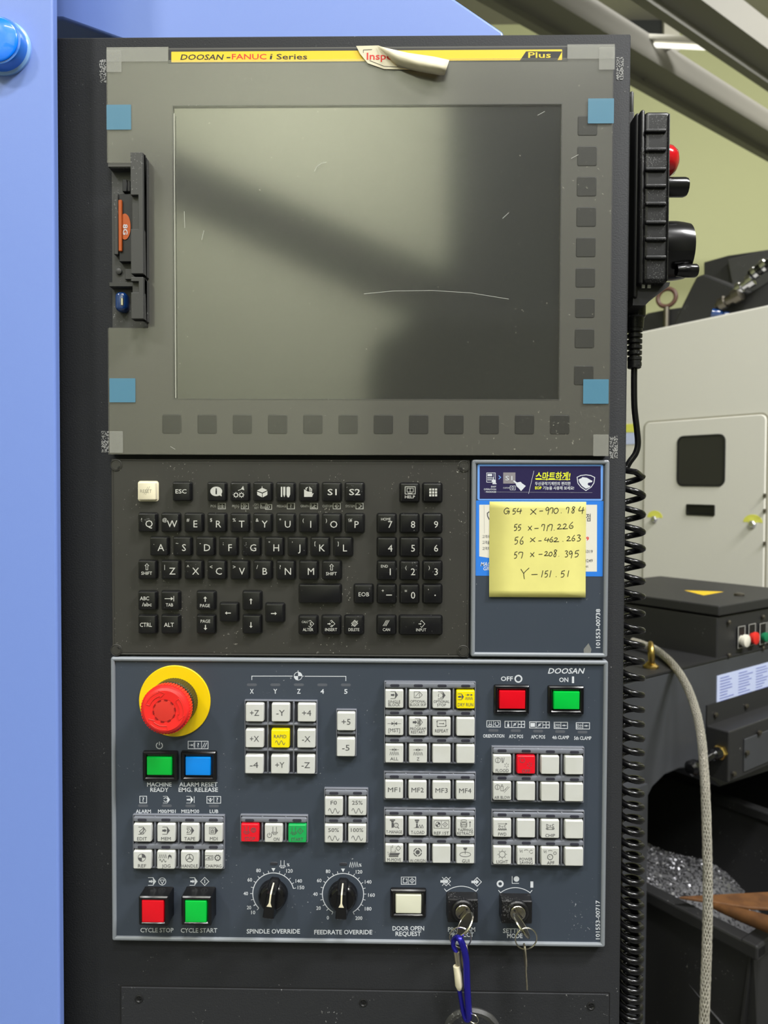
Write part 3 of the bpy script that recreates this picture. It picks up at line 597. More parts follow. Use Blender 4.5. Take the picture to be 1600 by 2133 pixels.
I.poly([(276, 285), (276, 262), (284, 262), (286, 285), (305, 290), (305, 320), (275, 320), (262, 300)]); I.rect(272, 322, 312, 332)
I.text('EASY', 284, 357, 52, 16, .012); I.text('OPERATION', 246, 384, 124, 16, .012); I.text('PACKAGE', 258, 410, 100, 16, .012)
I.text('S1', 437, 271, 70, 44, 0); I.text('CUSTOM', 412, 370, 66, 14); I.box(450, 350, 502, 390, .8); diam(I, 476, 370, 13, .8)
I.poly([(478, 300), (490, 294), (520, 315), (555, 308), (572, 325), (608, 350), (560, 402), (535, 372), (515, 355), (505, 325)])
I.line([(690, 198), (636, 430)], .7); I.line([(190, 410), (1280, 418)], .25)
I.text('두산공작기계만의 편리한', 881, 326, 360, 27, .015); I.text('기능을 사용해 보세요!', 938, 371, 314, 27, .015)
I.build('banner_print', 'ink_white', es)
S(DS+.28).rect(380, 214, 503, 326).build('key_picture', 'sticker_key', es)
I = S(DS+.3); I.line([(334, 246), (354, 263), (334, 282)], 1.6); I.build('banner_arrow', 'sticker_sky', es)
I = S(DS+.3); I.text('스마트하게!', 882, 250, 350, 62, .02, .12); I.line([(708, 285), (1056, 287)], 1.2); I.text('EOP', 735, 370, 66, 27, .03); I.build('banner_heading', 'lime', es)
I = S(DS+.3); I.line([(1126, 262), (1165, 244), (1215, 238), (1262, 244), (1304, 264), (1296, 320), (1268, 362), (1215, 396), (1165, 362), (1134, 322)], 1.6, True)
I.poly([(1140, 285), (1175, 268), (1178, 260), (1190, 262), (1225, 268), (1262, 290), (1282, 300), (1276, 312), (1240, 318), (1232, 330), (1240, 345), (1262, 350), (1250, 365), (1215, 378), (1175, 350), (1150, 315)]); I.build('shield_emblem', 'ink_white', es)
cs = card('contact_sticker', 991.3, 1043, 1256.3, 1200, DS, DS+.15, 'sticker_blue', 'blue and white contact sticker partly covered by the yellow note', 'sticker')
S(DS+.2).poly([(138, 540), (1328, 540), (1326, 1215), (900, 1215), (240, 1077), (138, 1062)]).build('white_field', 'sticker_paper', cs)
I = S(DS+.25); I.line([(240, 610), (220, 625), (222, 655), (240, 690)], 2.2)
for y, t in ((862, '고객에'), (921, '고객을'), (982, '고객지')): I.text(t, 207, y, 76, 26, .01)
I.text('점', 1240, 668, 46, 58, .012); I.text('5319', 1245, 1012, 78, 30, .01); I.text('3249', 1245, 1105, 78, 30, .01); I.text('et', 1226, 1160, 28, 26); I.line([(186, 545), (190, 830)], .3); I.build('small_print', 'ink_dark', cs)
I = S(DS+.25); I.text('9', 1232, 882, 28, 36, .03); I.build('red_numeral', 'ink_red', cs)
I = S(DS+.25); I.text('MAC', 204, 1140, 98, 40, .015, .2); I.text('GR', 212, 1184, 66, 36, .015, .2); I.build('white_lettering', 'ink_white', cs)
# sticky note: glued along the top edge, the lower edge lifts a little
c = rect(1019.5, 1045, 1220.6, 1243.8, DS+1); mb = MB(); n = 14
vs = []
for q in range(n+1):
    s_ = q/n; lift = .3+1.3*s_**2.2
    for p_ in range(5): vs.append(PM(c[0]-c[2]/2+c[2]*p_/4, DS+lift, c[1]+c[3]/2-c[3]*s_))
mb.add(vs, [(q*5+p_, q*5+p_+1, q*5+p_+6, q*5+p_+5) for q in range(n) for p_ in range(4)])
note = mb.build('sticky_note', 'note_yellow', None, 60, False); sd = note.modifiers.new('paper', 'SOLIDIFY'); sd.thickness = .00012; tag(note, 'yellow sticky note with handwritten coordinates', 'sticky note')
class NoteInk(Ink):                                  # pen strokes follow the curl of the paper
    def pt(s, x, y):
        f = max(0, (s.oy+y/s.k-1045)/199); s.D = DS+.3+1.3*f**2.2+.22; Ink.pt(s, x, y)
HW = {'G': [[(.9, .2), (.55, .02), (.15, .3), (.05, .65), (.3, .95), (.6, .85), (.8, .55)], [(.45, .55), (.95, .5), (.8, 1)]], '5': [[(.3, .12), (.2, .5), (.5, .42), (.75, .62), (.55, .92), (.1, 1)], [(.3, .12), (.9, .02)]],
      '4': [[(.35, .05), (.08, .6), (.95, .5)], [(.8, .15), (.6, 1)]], 'X': [[(.1, .1), (.9, .95)], [(.95, 0), (.05, 1)]], '-': [[(0, .5), (1, .42)]], '9': [[(.85, .25), (.5, .03), (.15, .25), (.35, .48), (.8, .3), (.75, .6), (.55, 1)]],
      '7': [[(.12, .35), (.22, .05), (.85, .05), (.8, .5), (.62, 1)]], '0': [[(.6, .05), (.25, .2), (.1, .6), (.3, .95), (.65, .85), (.85, .45), (.7, .1), (.55, .05)]], '.': [[(.3, .4), (.7, .6)]],
      '8': [[(.85, .12), (.5, .02), (.3, .25), (.65, .55), (.6, .9), (.3, .98), (.2, .75), (.55, .45), (.85, .12)]], '1': [[(.75, 0), (.3, 1)]], '2': [[(.1, .25), (.4, .03), (.65, .25), (.35, .7), (.05, .95), (.95, .9)]],
      '6': [[(.75, 0), (.3, .4), (.12, .75), (.35, .98), (.75, .85), (.7, .58), (.35, .6)]], '3': [[(.2, .1), (.6, .02), (.8, .2), (.5, .42), (.85, .65), (.65, .95), (.15, .98)]], 'Y': [[(0, .1), (.35, .5)], [(1, 0), (.5, .35), (.35, .55), (.42, 1)]]}
rows = [[('G', 385, 445, 570, 635), ('5', 470, 515, 575, 635), ('4', 515, 572, 570, 632), ('X', 650, 720, 578, 640), ('-', 745, 782, 590, 618), ('9', 805, 850, 562, 640), ('7', 850, 888, 570, 628), ('0', 886, 945, 570, 630), ('.', 960, 972, 615, 628), ('7', 1015, 1048, 565, 627), ('8', 1065, 1112, 558, 625), ('4', 1140, 1202, 552, 632)],
        [('5', 485, 528, 733, 802), ('5', 526, 566, 738, 800), ('X', 628, 672, 752, 800), ('-', 695, 737, 765, 795), ('7', 765, 803, 738, 803), ('1', 812, 840, 745, 806), ('7', 836, 882, 738, 803), ('.', 889, 901, 790, 803), ('2', 925, 978, 735, 787), ('2', 980, 1036, 730, 786), ('6', 1040, 1098, 713, 780)],
        [('5', 490, 538, 862, 938), ('6', 545, 592, 860, 940), ('X', 648, 707, 870, 917), ('-', 735, 767, 892, 918), ('4', 795, 848, 868, 917), ('6', 845, 892, 862, 917), ('2', 890, 947, 872, 916), ('.', 977, 990, 903, 915), ('2', 1020, 1068, 858, 906), ('6', 1070, 1112, 846, 905), ('3', 1118, 1168, 842, 907)],
        [('5', 487, 527, 1012, 1082), ('7', 530, 584, 1018, 1082), ('X', 650, 697, 1020, 1067), ('-', 738, 777, 1028, 1055), ('2', 795, 842, 1010, 1056), ('0', 838, 882, 1015, 1060), ('8', 883, 928, 993, 1066), ('.', 935, 947, 1054, 1066), ('3', 997, 1038, 1003, 1068), ('9', 1040, 1086, 1003, 1080), ('5', 1098, 1152, 998, 1068)],
        [('Y', 558, 642, 1178, 1290), ('-', 665, 727, 1232, 1258), ('1', 757, 790, 1203, 1272), ('5', 795, 838, 1203, 1272), ('1', 840, 872, 1203, 1272), ('.', 908, 921, 1259, 1271), ('5', 958, 1008, 1203, 1272), ('1', 1022, 1050, 1203, 1267)]]
for row in rows:
    I = NoteInk(DS+.3, 970, 940, k)
    for ch, x0, x1, y0, y1 in row:
        for st2 in HW[ch]:
            P2 = [(x0+(x1-x0)*a, y0+(y1-y0)*b) for a, b in st2]; Q = []
            for i in range(len(P2)-1):             # smooth the pen stroke
                p0, p1, p2, p3 = P2[max(i-1, 0)], P2[i], P2[i+1], P2[min(i+2, len(P2)-1)]
                for u in (0, .25, .5, .75):
                    Q.append(tuple(.5*(2*p1[a]+(p2[a]-p0[a])*u+(2*p0[a]-5*p1[a]+4*p2[a]-p3[a])*u*u+(-p0[a]+3*p1[a]-3*p2[a]+p3[a])*u**3) for a in (0, 1)))
            Q.append(P2[-1]); I.line(Q, 1.45)
    I.build('handwriting', 'ink_black', note)
# ------------------------------------------------------------------ operator panel
c = rect(232, 1372, 1264, 1966, DS)
op = thing('operator_panel', PM(c[0], 0, c[1]-c[3]/2), 'slate machine operator panel full of switches below the keyboard', 'control panel')
frame('frame', 232, 1372, 1264, 1966, 'frame_grey', op)
mb = MB(); rloft(c[0], c[1], c[2]-3, c[3]-3, .4, [(0, 0), (0, DS)], 2, False, True, mb); mb.build('plate', 'panel_slate', op, 20)
DP = DS; DCAP = DP+5.6; DI = DP+.08; DCI = DCAP+.06
CM = {}
def capmesh(m):
    if m not in CM:
        mb = MB(); rloft(0, 0, 14.4, 14.5, 1.1, [(-.2, 0), (0, 4.2), (.2, 5.1), (.7, 5.4)], 3, False, True, mb); mb.normals(); CM[m] = mb.mesh('push_button', m, PM(0, 0, 0), 28)
    return CM[m]
LM = []
def group(x0, y0, x1, y1, caps, leds=(), rows=1, cols=1):
    """caps: rows of (px, py, colour); leds: rows of (px, py)"""
    g = rect(x0, y0, x1, y1, DP+3); cx, cz, w, h = g; t = cz+h/2; mb = MB()
    rloft(cx, cz, w, h, .6, [(0, DP-.1), (0, DP+2.2), (.3, DP+2.6), (.8, DP+2.6), (.9, DP+.5)], 2, False, False, mb)
    rloft(cx, cz, w-1.2, h-1.2, .4, [(0, DP), (0, DP+.5)], 1, False, True, mb, 1)
    fr = None; xc = []
    for i in range(len(caps[0])): xc.append(sum(U(r[i][0], r[i][1], DCAP)[0] for r in caps)/len(caps))
    zc = [sum(U(q[0], q[1], DCAP)[1] for q in r)/len(r) for r in caps]
    for a, b in zip(xc, xc[1:]):
        rloft((a+b)/2, cz, 1.7, h-1.6, .5, [(0, DP), (.25, DP+3.0), (.6, DP+3.4)], 2, False, True, mb)
    if leds:
        for r in leds:
            zl = sum(U(q[0], q[1], DP+4)[1] for q in r)/len(r)
            rloft(cx, zl, w-1.4, 4.6, 1.6, [(0, DP), (.1, DP+2.8), (.7, DP+3.7), (1.2, DP+3.9)], 4, False, True, mb)
    else:
        for a, b in zip(zc, zc[1:]):
            rloft(cx, (a+b)/2, w-1.6, 2.6, .8, [(0, DP), (.3, DP+2.8), (.8, DP+3.3)], 2, False, True, mb)
    fr = mb.build('button_frame', ['group_grey', 'well_dark'], op, 28)
    for r in leds:
        for px, py in r:
            X, Z = U(px, py, DP+4)
            if not LM:
                m2 = MB(); rloft(0, 0, 7.4, 2.3, 1.1, [(0, 0), (.15, .45), (.5, .55)], 4, False, True, m2); m2.normals(); LM.append(m2.mesh('indicator_lamp', 'led_off', PM(0, 0, 0), 30))
            link('indicator_lamp', LM[0], PM(X, DP+3.75, Z), fr)
    out = []
    for r in caps:
        for px, py, m in r:
            X, Z = U(px, py, DCAP); out.append((link('push_button', capmesh(m), PM(X, DP+.2, Z-.5), op), px, py))
    return out
W_, Y_, R_, G_ = 'cap_white', 'cap_yellow', 'cap_red', 'cap_green'
def put(b, f, m='ink_dark'):
    o, x, y = b; I = Ink(DCI+.05, x, y, 1.)
    f(I)
    if I.v: legend(o, I, m)
T = lambda t, w, h, y=0., x=0., b=.0: (lambda I: I.text(t, x, y, w, h, b))
def tri(I, x, y, s, dx): I.poly([(x+dx*s, y), (x-dx*s*.4, y-s*.75), (x-dx*s*.4, y+s*.75)])
def tape(I, x, y, s, fill=True, w=.9):              # tape block with arrow point
    I.line([(x-s, y-s), (x+s*.35, y-s)], w); I.line([(x-s, y+s), (x+s*.35, y+s)], w)
    if fill: I.poly([(x+s*.35, y-s), (x+s*1.1, y), (x+s*.35, y+s)])
    else: I.line([(x+s*.35, y-s), (x+s*1.1, y), (x+s*.35, y+s)], w)
    I.line([(x+s*.35, y-s), (x+s*.35, y+s)], w)
def zig(I, x, y, wd, a, n=4, w=.9):
    I.line([(x-wd+2*wd*i/(2*n), y+(a if i % 2 == 0 else -a)) for i in range(2*n+1)], w)
def wave(I, x, y, wd, a, w=1.):
    I.line([(x-wd+2*wd*i/24, y-a*math.sin(4*math.pi*i/24)) for i in range(25)], w)
def spindle(I, x, y, s, w=.9):
    I.line([(x-s*.45, y-s), (x-s*.45, y+s*.4)], w); I.line([(x+s*.45, y-s), (x+s*.45, y+s*.4)], w); I.box(x-s*.75, y+s*.4, x+s*.75, y+s*.7, w*.8); I.line([(x-s*.4, y+s*.7), (x-s*.4, y+s), (x+s*.4, y+s), (x+s*.4, y+s*.7)], w*.8)
def squeeze(I, x, y, wd, w=.8):
    I.line([(x-wd, y), (x+wd, y)], w*.8); I.line([(x, y-wd*.4), (x, y+wd*.4)], w); tri(I, x-wd*.3, y, wd*.3, 1); tri(I, x+wd*.3, y, wd*.3, -1)
def target(I, x, y, r, w=.9):
    I.arc(x, y, r, w=w); I.disc(x, y, r, 270, 360, 6); I.disc(x, y, r, 90, 180, 6)
def power(I, x, y, r, w=1.): I.arc(x, y, r, -60, 240, w, 14); I.line([(x, y-r*1.25), (x, y-r*.1)], w)
# axis keys
b = group(509, 1459, 661, 1612.5, [[(530.2, 1483.5, W_), (584.4, 1483.5, W_), (638.8, 1483.7, W_)], [(530, 1537.5, W_), (583.6, 1538, Y_), (638, 1538, W_)], [(529.3, 1591.8, W_), (583, 1592, W_), (637, 1592.3, W_)]])
for q, t in zip(b, ['+Z', '-Y', '+4', '+X', '', '-X', '-4', '+Y', '-Z']):
    if t: put(q, T(t, 19 if t[0] == '+' else 17.5, 12, 1.5))
    else: put(q, lambda I: (I.text('RAPID', 0, -4, 26, 7), wave(I, 0, 9, 10, 4.2)))
b = group(700, 1478, 743, 1576, [[(721, 1502, W_)], [(720.5, 1556, W_)]])
put(b[0], T('+5', 18.5, 12, 1.5)); put(b[1], T('-5', 15.5, 12, 1.5))
b = group(675, 1642.5, 767, 1756, [[(695.4, 1679, W_), (744.4, 1679, W_)], [(695, 1736, W_), (744, 1736, W_)]], [[(695.5, 1652.3), (744.7, 1652.3)], [(695, 1709.6), (744.5, 1709.6)]])
for q, t, w in zip(b, ['F0', '25%', '50%', '100%'], [13, 22, 22, 25.5]): put(q, lambda I: (I.text(t, 0, -7, w, 8), wave(I, 0, 10, 11.5, 5)))
b = group(500, 1698.5, 641.5, 1755, [[(520.6, 1734, R_), (569.8, 1735, W_), (619, 1735.5, G_)]], [[(520, 1708.8), (569.3, 1708.8), (618.8, 1709)]])
put(b[0], lambda I: (spindle(I, -7, -5, 8), I.arc(7.5, -5, 4.5), I.line([(4.8, -7), (10.2, -7), (7.5, -2)], .8, True), I.text('STOP', 0, 13, 22, 7)))
put(b[1], lambda I: (spindle(I, 2.5, -5, 8), power(I, -8.5, 5, 4.5), I.text('ON', 6, 13, 12, 7)))
put(b[2], lambda I: (spindle(I, -7, -5, 8), diam(I, 6.5, -4.5, 6), I.line([(6.5, -7), (6.5, -2)], 1), I.text('START', 0, 13, 25, 7)))
# mode keys
b = group(276, 1698, 467.6, 1810, [[(296.3, 1734, W_), (345.7, 1734, W_), (395.3, 1734, W_), (444.4, 1734, W_)], [(296, 1790.5, W_), (345.2, 1790.7, W_), (395, 1790.7, W_), (444.8, 1790.7, W_)]], [[(296, 1708), (345.5, 1708), (395, 1708.2), (444.5, 1708.2)], [(296, 1764.8), (345.5, 1764.8), (395, 1765), (444.5, 1765)]])
put(b[0], lambda I: (tape(I, -.5, -4, 7.5, False), I.line([(-6, -2), (2, -9), (5, -6), (-3, 1)], 1, True), I.line([(-7, 4), (2, 0)], .9), I.text('EDIT', -.5, 13, 20, 6.8)))
put(b[1], lambda I: (tape(I, 0, -4, 7.5), arrow(I, -3, -4, 1, 0, 9, 4, 3.8), I.text('MEM', 0, 13, 20, 6.8)))
put(b[2], lambda I: (tape(I, 1, -4, 7.5), I.line([(-6, -8), (-1, -8), (2, -4), (-1, 0), (-6, 0), (-3, -4)], .9, True), I.text('TAPE', 0, 13, 23, 6.8)))
put(b[3], lambda I: (I.box(-8, -11, 4, 3, .9), I.box(-5.5, -8.5, 1.5, .5, .7), I.poly([(4, -11.3), (10, -4), (4, 3.3)]), I.line([(-3.5, 0), (-3.5, -4), (-2, -6), (-.5, -4), (-.5, 0)], 1.2), I.text('MDI', 1, 13, 16, 6.8)))
put(b[4], lambda I: (target(I, -.5, -4, 7.8), I.text('REF', 0, 13, 17, 6.8)))
put(b[5], lambda I: (zig(I, -6, -7, 8, 4, 4), wave(I, -6, 2, 7, 2.8), I.poly([(5, 0), (5, -8), (8, -11), (12, -8), (12, -2), (9.5, -6), (7.5, -6)]), I.text('JOG', 1, 13, 18, 6.8)))
put(b[6], lambda I: (I.arc(0, -3.5, 8), I.arc(0, -3.5, 1.6), I.line([(0, -5), (0, -11)]), I.line([(1.5, -3), (6.5, 1)]), I.line([(-1.5, -3), (-6.5, 1)]), I.text('HANDLE', 0, 13, 34, 6.8)))
put(b[7], lambda I: (I.box(-18, -8.5, -1, .5, .8), I.line([(-16, -1), (-10, -5), (-10, -1)], .9), I.box(-9, -6, -3, -2, .7), I.arc(8.5, -4, 5.5), I.disc(8.5, -4, 1), gear(I, 8.5, -4, 7.5, 10, .8), I.text('CHA/MAG', 0, 13, 33, 6.5)))
# block keys
XB = (821.4, 871, 920, 970); CO_ = [W_]*4
rws = [[(x, y+i*.4, W_) for i, x in enumerate(XB)] for y in (1455, 1512, 1569)]; rws[0][3] = (970, 1456.3, Y_)
b = group(800, 1420, 991, 1591, rws, [[(822.5, 1428), (871.5, 1428.3), (921, 1428.6), (970.2, 1429)], [(822, 1485), (871, 1485.3), (920, 1485.6), (970, 1486)], [(822, 1542), (871, 1542.3), (920, 1542.6), (970, 1543)]])
put(b[0], lambda I: (tape(I, -.5, -7.5, 7.5), arrow(I, -3, -7.5, 1, 0, 8, 3.5, 3), I.line([(1, -13), (3, -11), (3, -4), (1, -2)], .8), I.text('SINGLE', 0, 6.5, 25.5, 5.8), I.text('BLOCK', 0, 13, 24.5, 5.8)))
put(b[1], lambda I: (I.box(-8, -14.5, 3, -2, .8), I.line([(3, -14.5), (9, -8), (3, -2)], .8), I.line([(-6, -4), (1.5, -12.5)], .8), I.text('OPTIONAL', 0, 5.5, 32, 5.5), I.text('BLOCK SKIP', 0, 12.5, 34, 5.5)))
put(b[2], lambda I: (tape(I, 0, -7.5, 7.5), I.arc(-2, -7.5, 4.8, 20, 100, .8, 5), I.arc(-2, -7.5, 4.8, 140, 230, .8, 5), I.arc(-2, -7.5, 4.8, 270, 350, .8, 5), I.text('OPTIONAL', 0, 5.5, 33, 5.5), I.text('STOP', 0, 12.5, 18.5, 5.5)))
put(b[3], lambda I: (tape(I, -10, -5, 6), arrow(I, -12, -5, 1, 0, 7, 3.5, 3), zig(I, 7, -1.5, 7.5, 2.8, 4), I.line([(0, -9), (14, -9)], .6), tri(I, 5, -9, 3, 1), tri(I, 12, -9, 3, 1), I.text('DRY RUN', 0, 11.5, 32, 7)))
put(b[4], lambda I: (squeeze(I, 0, -5, 14), I.text('[MST]', 0, 9, 24, 7.5)))
put(b[5], lambda I: (tape(I, 1, -8, 7.5, False), arrow(I, -6.5, -8, 1, 0, 9, 4, 4), I.box(-1, -12.5, 5, -4, .7), I.text('&', 2, -8, None, 6), I.text('PROGRAM', 0, 5.5, 33, 5.8), I.text('RESTART', 0, 12.5, 29, 5.8)))
put(b[6], lambda I: (I.box(-9.5, -12, 9, .5, .8), arrow(I, 0, -5.8, 1, 0, 11, 1, 2), tri(I, 8, -12, 2.2, 1), tri(I, -8, .5, 2.2, -1), I.poly([(9, 1), (7.3, -2.5), (10.7, -2.5)]), I.poly([(-9.5, -12.5), (-11, -9), (-8, -9)]), I.text('REPEAT', 0, 9.5, 27.5, 6.5)))
put(b[8], lambda I: (squeeze(I, 0, -7.5, 10), zig(I, 0, .5, 9.5, 3.4, 5), I.text('ALL', 0, 11.5, 17, 6.5)))
put(b[9], lambda I: (squeeze(I, 0, -7.5, 10), zig(I, 0, .5, 9.5, 3.4, 5), I.text('Z', 0, 11.5, 5.5, 6.5)))
b = group(799.6, 1608.5, 991.5, 1667.5, [[(821, 1644, W_), (870, 1644.6, W_), (920, 1645.4, W_), (969.3, 1646, W_)]], [[(821.5, 1618), (870.5, 1618.5), (920, 1619), (969.5, 1619.5)]])
for i, q in enumerate(b): put(q, T('MF%d' % (i+1), 25.5, 9.5, 1))
XT = (821.3, 870.2, 919.8, 969.3)
b = group(799.6, 1684.5, 991, 1798.5, [[(x, 1720.3+.6*i, W_) for i, x in enumerate(XT)], [(x, 1776.8+.8*i, W_) for i, x in enumerate(XT)]], [[(821, 1694), (870.3, 1694.4), (920, 1695), (969.3, 1695.6)], [(821, 1751.6), (870.3, 1752), (920, 1752.5), (969.3, 1753)]])
put(b[0], lambda I: (I.rect(-9, -13.5, 2, -11), I.poly([(-7, -10.5), (0, -10.5), (-1.5, -7), (-5.5, -7)]), I.rect(-5.5, -6.5, -1, 3.5), I.arc(4, -1.5, 4.5), I.text('!', 4, -1.5, None, 5), I.line([(7, 2), (10, 5.5)], 1.4), I.text('T-MANAGE', 0, 12.5, 33, 6.3)))
put(b[1], lambda I: (I.rect(-6, -13.5, 3, -11), I.poly([(-5, -10), (2, -10), (0, -7), (-3, -7)]), I.rect(-3, -6, 0, 3), zig(I, 4, 0, 8, 3, 3), I.line([(-8, 3.5), (12, 3.5)], .5), I.text('T-LOAD', 0, 13, 28, 6.5)))
put(b[2], lambda I: (I.box(-15.5, -12, 15.5, 3.5, .7), I.line([(0, -12), (0, 3.5)], .7), target(I, -7.5, -4.2, 4.8), diam(I, 7.5, -4.2, 5.2, .8), I.line([(7.5, -6.5), (7.5, -2)], .9), I.text('REF.1ST', 0, 14, 31, 6.5)))
put(b[3], lambda I: (I.arc(-3, -12.5, 6, w=.8, ry=2.2), I.arc(-3, -7, 6.5, w=.8, ry=2), I.arc(-3, -3.5, 6.5, w=.8, ry=2), I.arc(-3, .5, 5.5, w=.8, ry=2), I.line([(-9.5, -10), (-9.5, 0)], .7), I.line([(3.5, -10), (3.5, 0)], .7), arrow(I, 10, -5.5, 0, -1, 12, 1, 2.4), I.text('TAPPING', 0, 7, 31, 5.8), I.text('RETRACT', 0, 14, 33, 5.8)))
put(b[4], lambda I: (I.line([(-6.5, -2), (-6.5, -14)], .7), I.line([(-6.5, -2), (4, -2)], .7), I.line([(-6.5, -2), (-13, 4)], .7), I.text('Z', -3.5, -13.5, 3, 4.5), I.text('Y', -13, -.5, 3, 4), I.text('X', 2.5, -5, 3, 4), diam(I, 8.5, -10, 5, .8), I.poly([(-8, 0), (12.5, 0), (8.5, 5), (-11, 5)]), I.poly([(-11, 5.8), (8.5, 5.8), (8.5, 8), (-11, 8)]), I.text('M-MOVE', 0, 14, 28.5, 6.3)))
put(b[5], lambda I: ([I.arc(0, -2.5, 8, a+8, a+82, 2, 6) for a in (0, 90, 180, 270)], I.disc(0, -2.5, 4.6, n=12), I.text('W-ORIGIN', 0, 15, 32.5, 6.3)))
put(b[7], lambda I: (I.rect(-4, -13.5, 4, -11), I.rect(-2.5, -10.5, 2.5, -8.5), I.line([(0, -8), (0, 0)], .9), I.arc(0, .5, 11.5, w=.9, ry=4.8), I.text('GUI', 1, 14, 15, 7)))
# coolant and auxiliary keys
XF = (1046.4, 1096.2, 1146.3, 1196.3)
rws = [[(x, 1591+.9*i, W_) for i, x in enumerate(XF)], [(x, 1647+1.*i, W_) for i, x in enumerate(XF)]]; rws[0][1] = (1096.2, 1592, R_)
b = group(1024, 1556, 1217.5, 1672, rws, [[(1046, 1563.8), (1096.3, 1564.6), (1146.8, 1565.8), (1197, 1567)], [(1046, 1621), (1096.3, 1622), (1146.8, 1623), (1197, 1624.2)]])
def burst(I, x, y, s):
    for i in range(6):
        a = math.radians(60*i+30); I.line([(x+s*.5*math.cos(a), y+s*.5*math.sin(a)), (x+s*math.cos(a), y+s*math.sin(a))], .9)
put(b[0], lambda I: (I.arc(-9, -7.5, 5.3, w=.8), I.line([(-9, -12), (-9, -3)], .8), I.line([(-2, -13), (0, -2)], .8), I.line([(1, -13), (1, -3)], .8), I.line([(4.5, -13), (2, -2)], .8), burst(I, 9, 3, 5), I.text('FLOOD', 0, 14, 27, 6.5)))
put(b[1], lambda I: (I.arc(-8, -8.5, 5, w=.9), burst(I, 7, 1, 5.5), I.text('OFF', 0, 14, 17, 6.8)))
put(b[4], lambda I: (I.arc(-10, -7.5, 5, w=.8), I.line([(-10, -11.5), (-10, -3.5)], .8), I.box(-3, -9, 2, 0, .7), I.box(-1.7, -12.5, .8, -9, .7), I.line([(4, 4), (15, -8)], .7), I.line([(5, -2), (12, -9)], .7), I.line([(2, 1), (8, -4)], .7), I.text('AIR BLOW', 0, 14, 33, 6.3)))
b = group(1024, 1688.5, 1217.5, 1804, [[(x, 1724+1.1*i, W_) for i, x in enumerate(XF)], [(x, 1781+1.1*i, W_) for i, x in enumerate(XF)]], [[(1046, 1697.5), (1096.5, 1698.8), (1147, 1700), (1197, 1701)], [(1046, 1755.3), (1096.5, 1756.4), (1147, 1757.6), (1197, 1759)]])
put(b[0], lambda I: (I.line([(-9.5, -8), (8, -8)], .7), tri(I, 8, -8, 2.5, 1), I.text('D u C', 0, -3, 15, 4.5, .02), zig(I, 0, 3.5, 9, 1.8, 5, 1.2), I.text('FWD', 0, 13.5, 17, 6.5)))
put(b[2], lambda I: (I.text('D u C', 0, -7, 16, 5, .02), I.arc(-6.5, -.5, 2, w=.9, n=10), I.arc(6.5, -.5, 2, w=.9, n=10), I.box(-6.5, -2.5, 6.5, 1.5, .9), I.text('CHIP', 0, 14, 20, 6.5)))
put(b[4], lambda I: (I.arc(0, -1.5, 6.3, w=.9), [I.line([(7.5*math.cos(a*.785), -1.5+7.5*math.sin(a*.785)), (10*math.cos(a*.785), -1.5+10*math.sin(a*.785))], .8) for a in range(8)], I.text('LIGHT', 0, 14, 24, 6.5)))
zap = lambda I: (I.line([(-13, -12.5), (-12, -7), (-8.5, -12), (-8.5, -6)], .8), I.arc(0, -4, 8, 235, 305, .7, 8))
put(b[5], lambda I: (zap(I), I.arc(10.5, -8, 3.6, 20, 120, .8, 5), I.arc(10.5, -8, 3.6, 150, 320, .8, 5), I.text('POWER', 0, 7.5, 27, 6), I.text('SAVING', 0, 14.5, 27, 6)))
put(b[6], lambda I: (zap(I), I.arc(10, -6, 2.9, w=.8, n=12), I.arc(0, 2, 5.5), I.line([(0, 2), (-2.5, .5)], .8), I.text('APF', 1, 14, 15.5, 6.5)))
# illuminated push buttons
def lampb(bx, lens, m, deep_=0):
    D = DP+3.2+deep_; q = rect(*bx, D); mb = MB()
    mb.loft([rloop(q[0], q[1], q[2]-2*i, q[3]-2*i, max(1-i, .3), d, 2) for i, d in ((-.3, DP-.1), (-.3 if not deep_ else 0, DP+.8), (0, D-.9), (.9, D), (2.2, D), (3.0, D-.9), (3.2, D-2.2))], False, True)
    o = mb.build('illuminated_button', 'black_gloss', op, 25)
    l = rect(*lens, D); mb = MB(); rloft(l[0], l[1], l[2], l[3], .5, [(-.4, D-2.5), (0, D-.6), (.35, D-.1), (.9, D)], 2, False, True, mb); mb.build('lens', m, o, 25)
lampb((296.5, 1566.5, 368.8, 1627.8), (305.5, 1578, 357.4, 1615), 'lens_green')
lampb((376.3, 1566.5, 449.6, 1627.8), (386, 1578, 438, 1615.5), 'lens_blue')
lampb((1030, 1428.6, 1103, 1488), (1040.6, 1439, 1094.5, 1477), 'lens_red')
lampb((1142.6, 1430.4, 1217, 1489), (1153.7, 1441, 1207.7, 1478), 'lens_green')
lampb((813.9, 1854, 887.4, 1912.7), (824.5, 1864.5, 877.6, 1903), 'lens_white')
lampb((288.5, 1868, 350, 1929), (295, 1876, 341, 1922), 'lens_red', 11)
lampb((377.5, 1868, 440, 1929), (385.3, 1877, 430, 1922), 'lens_green', 11)
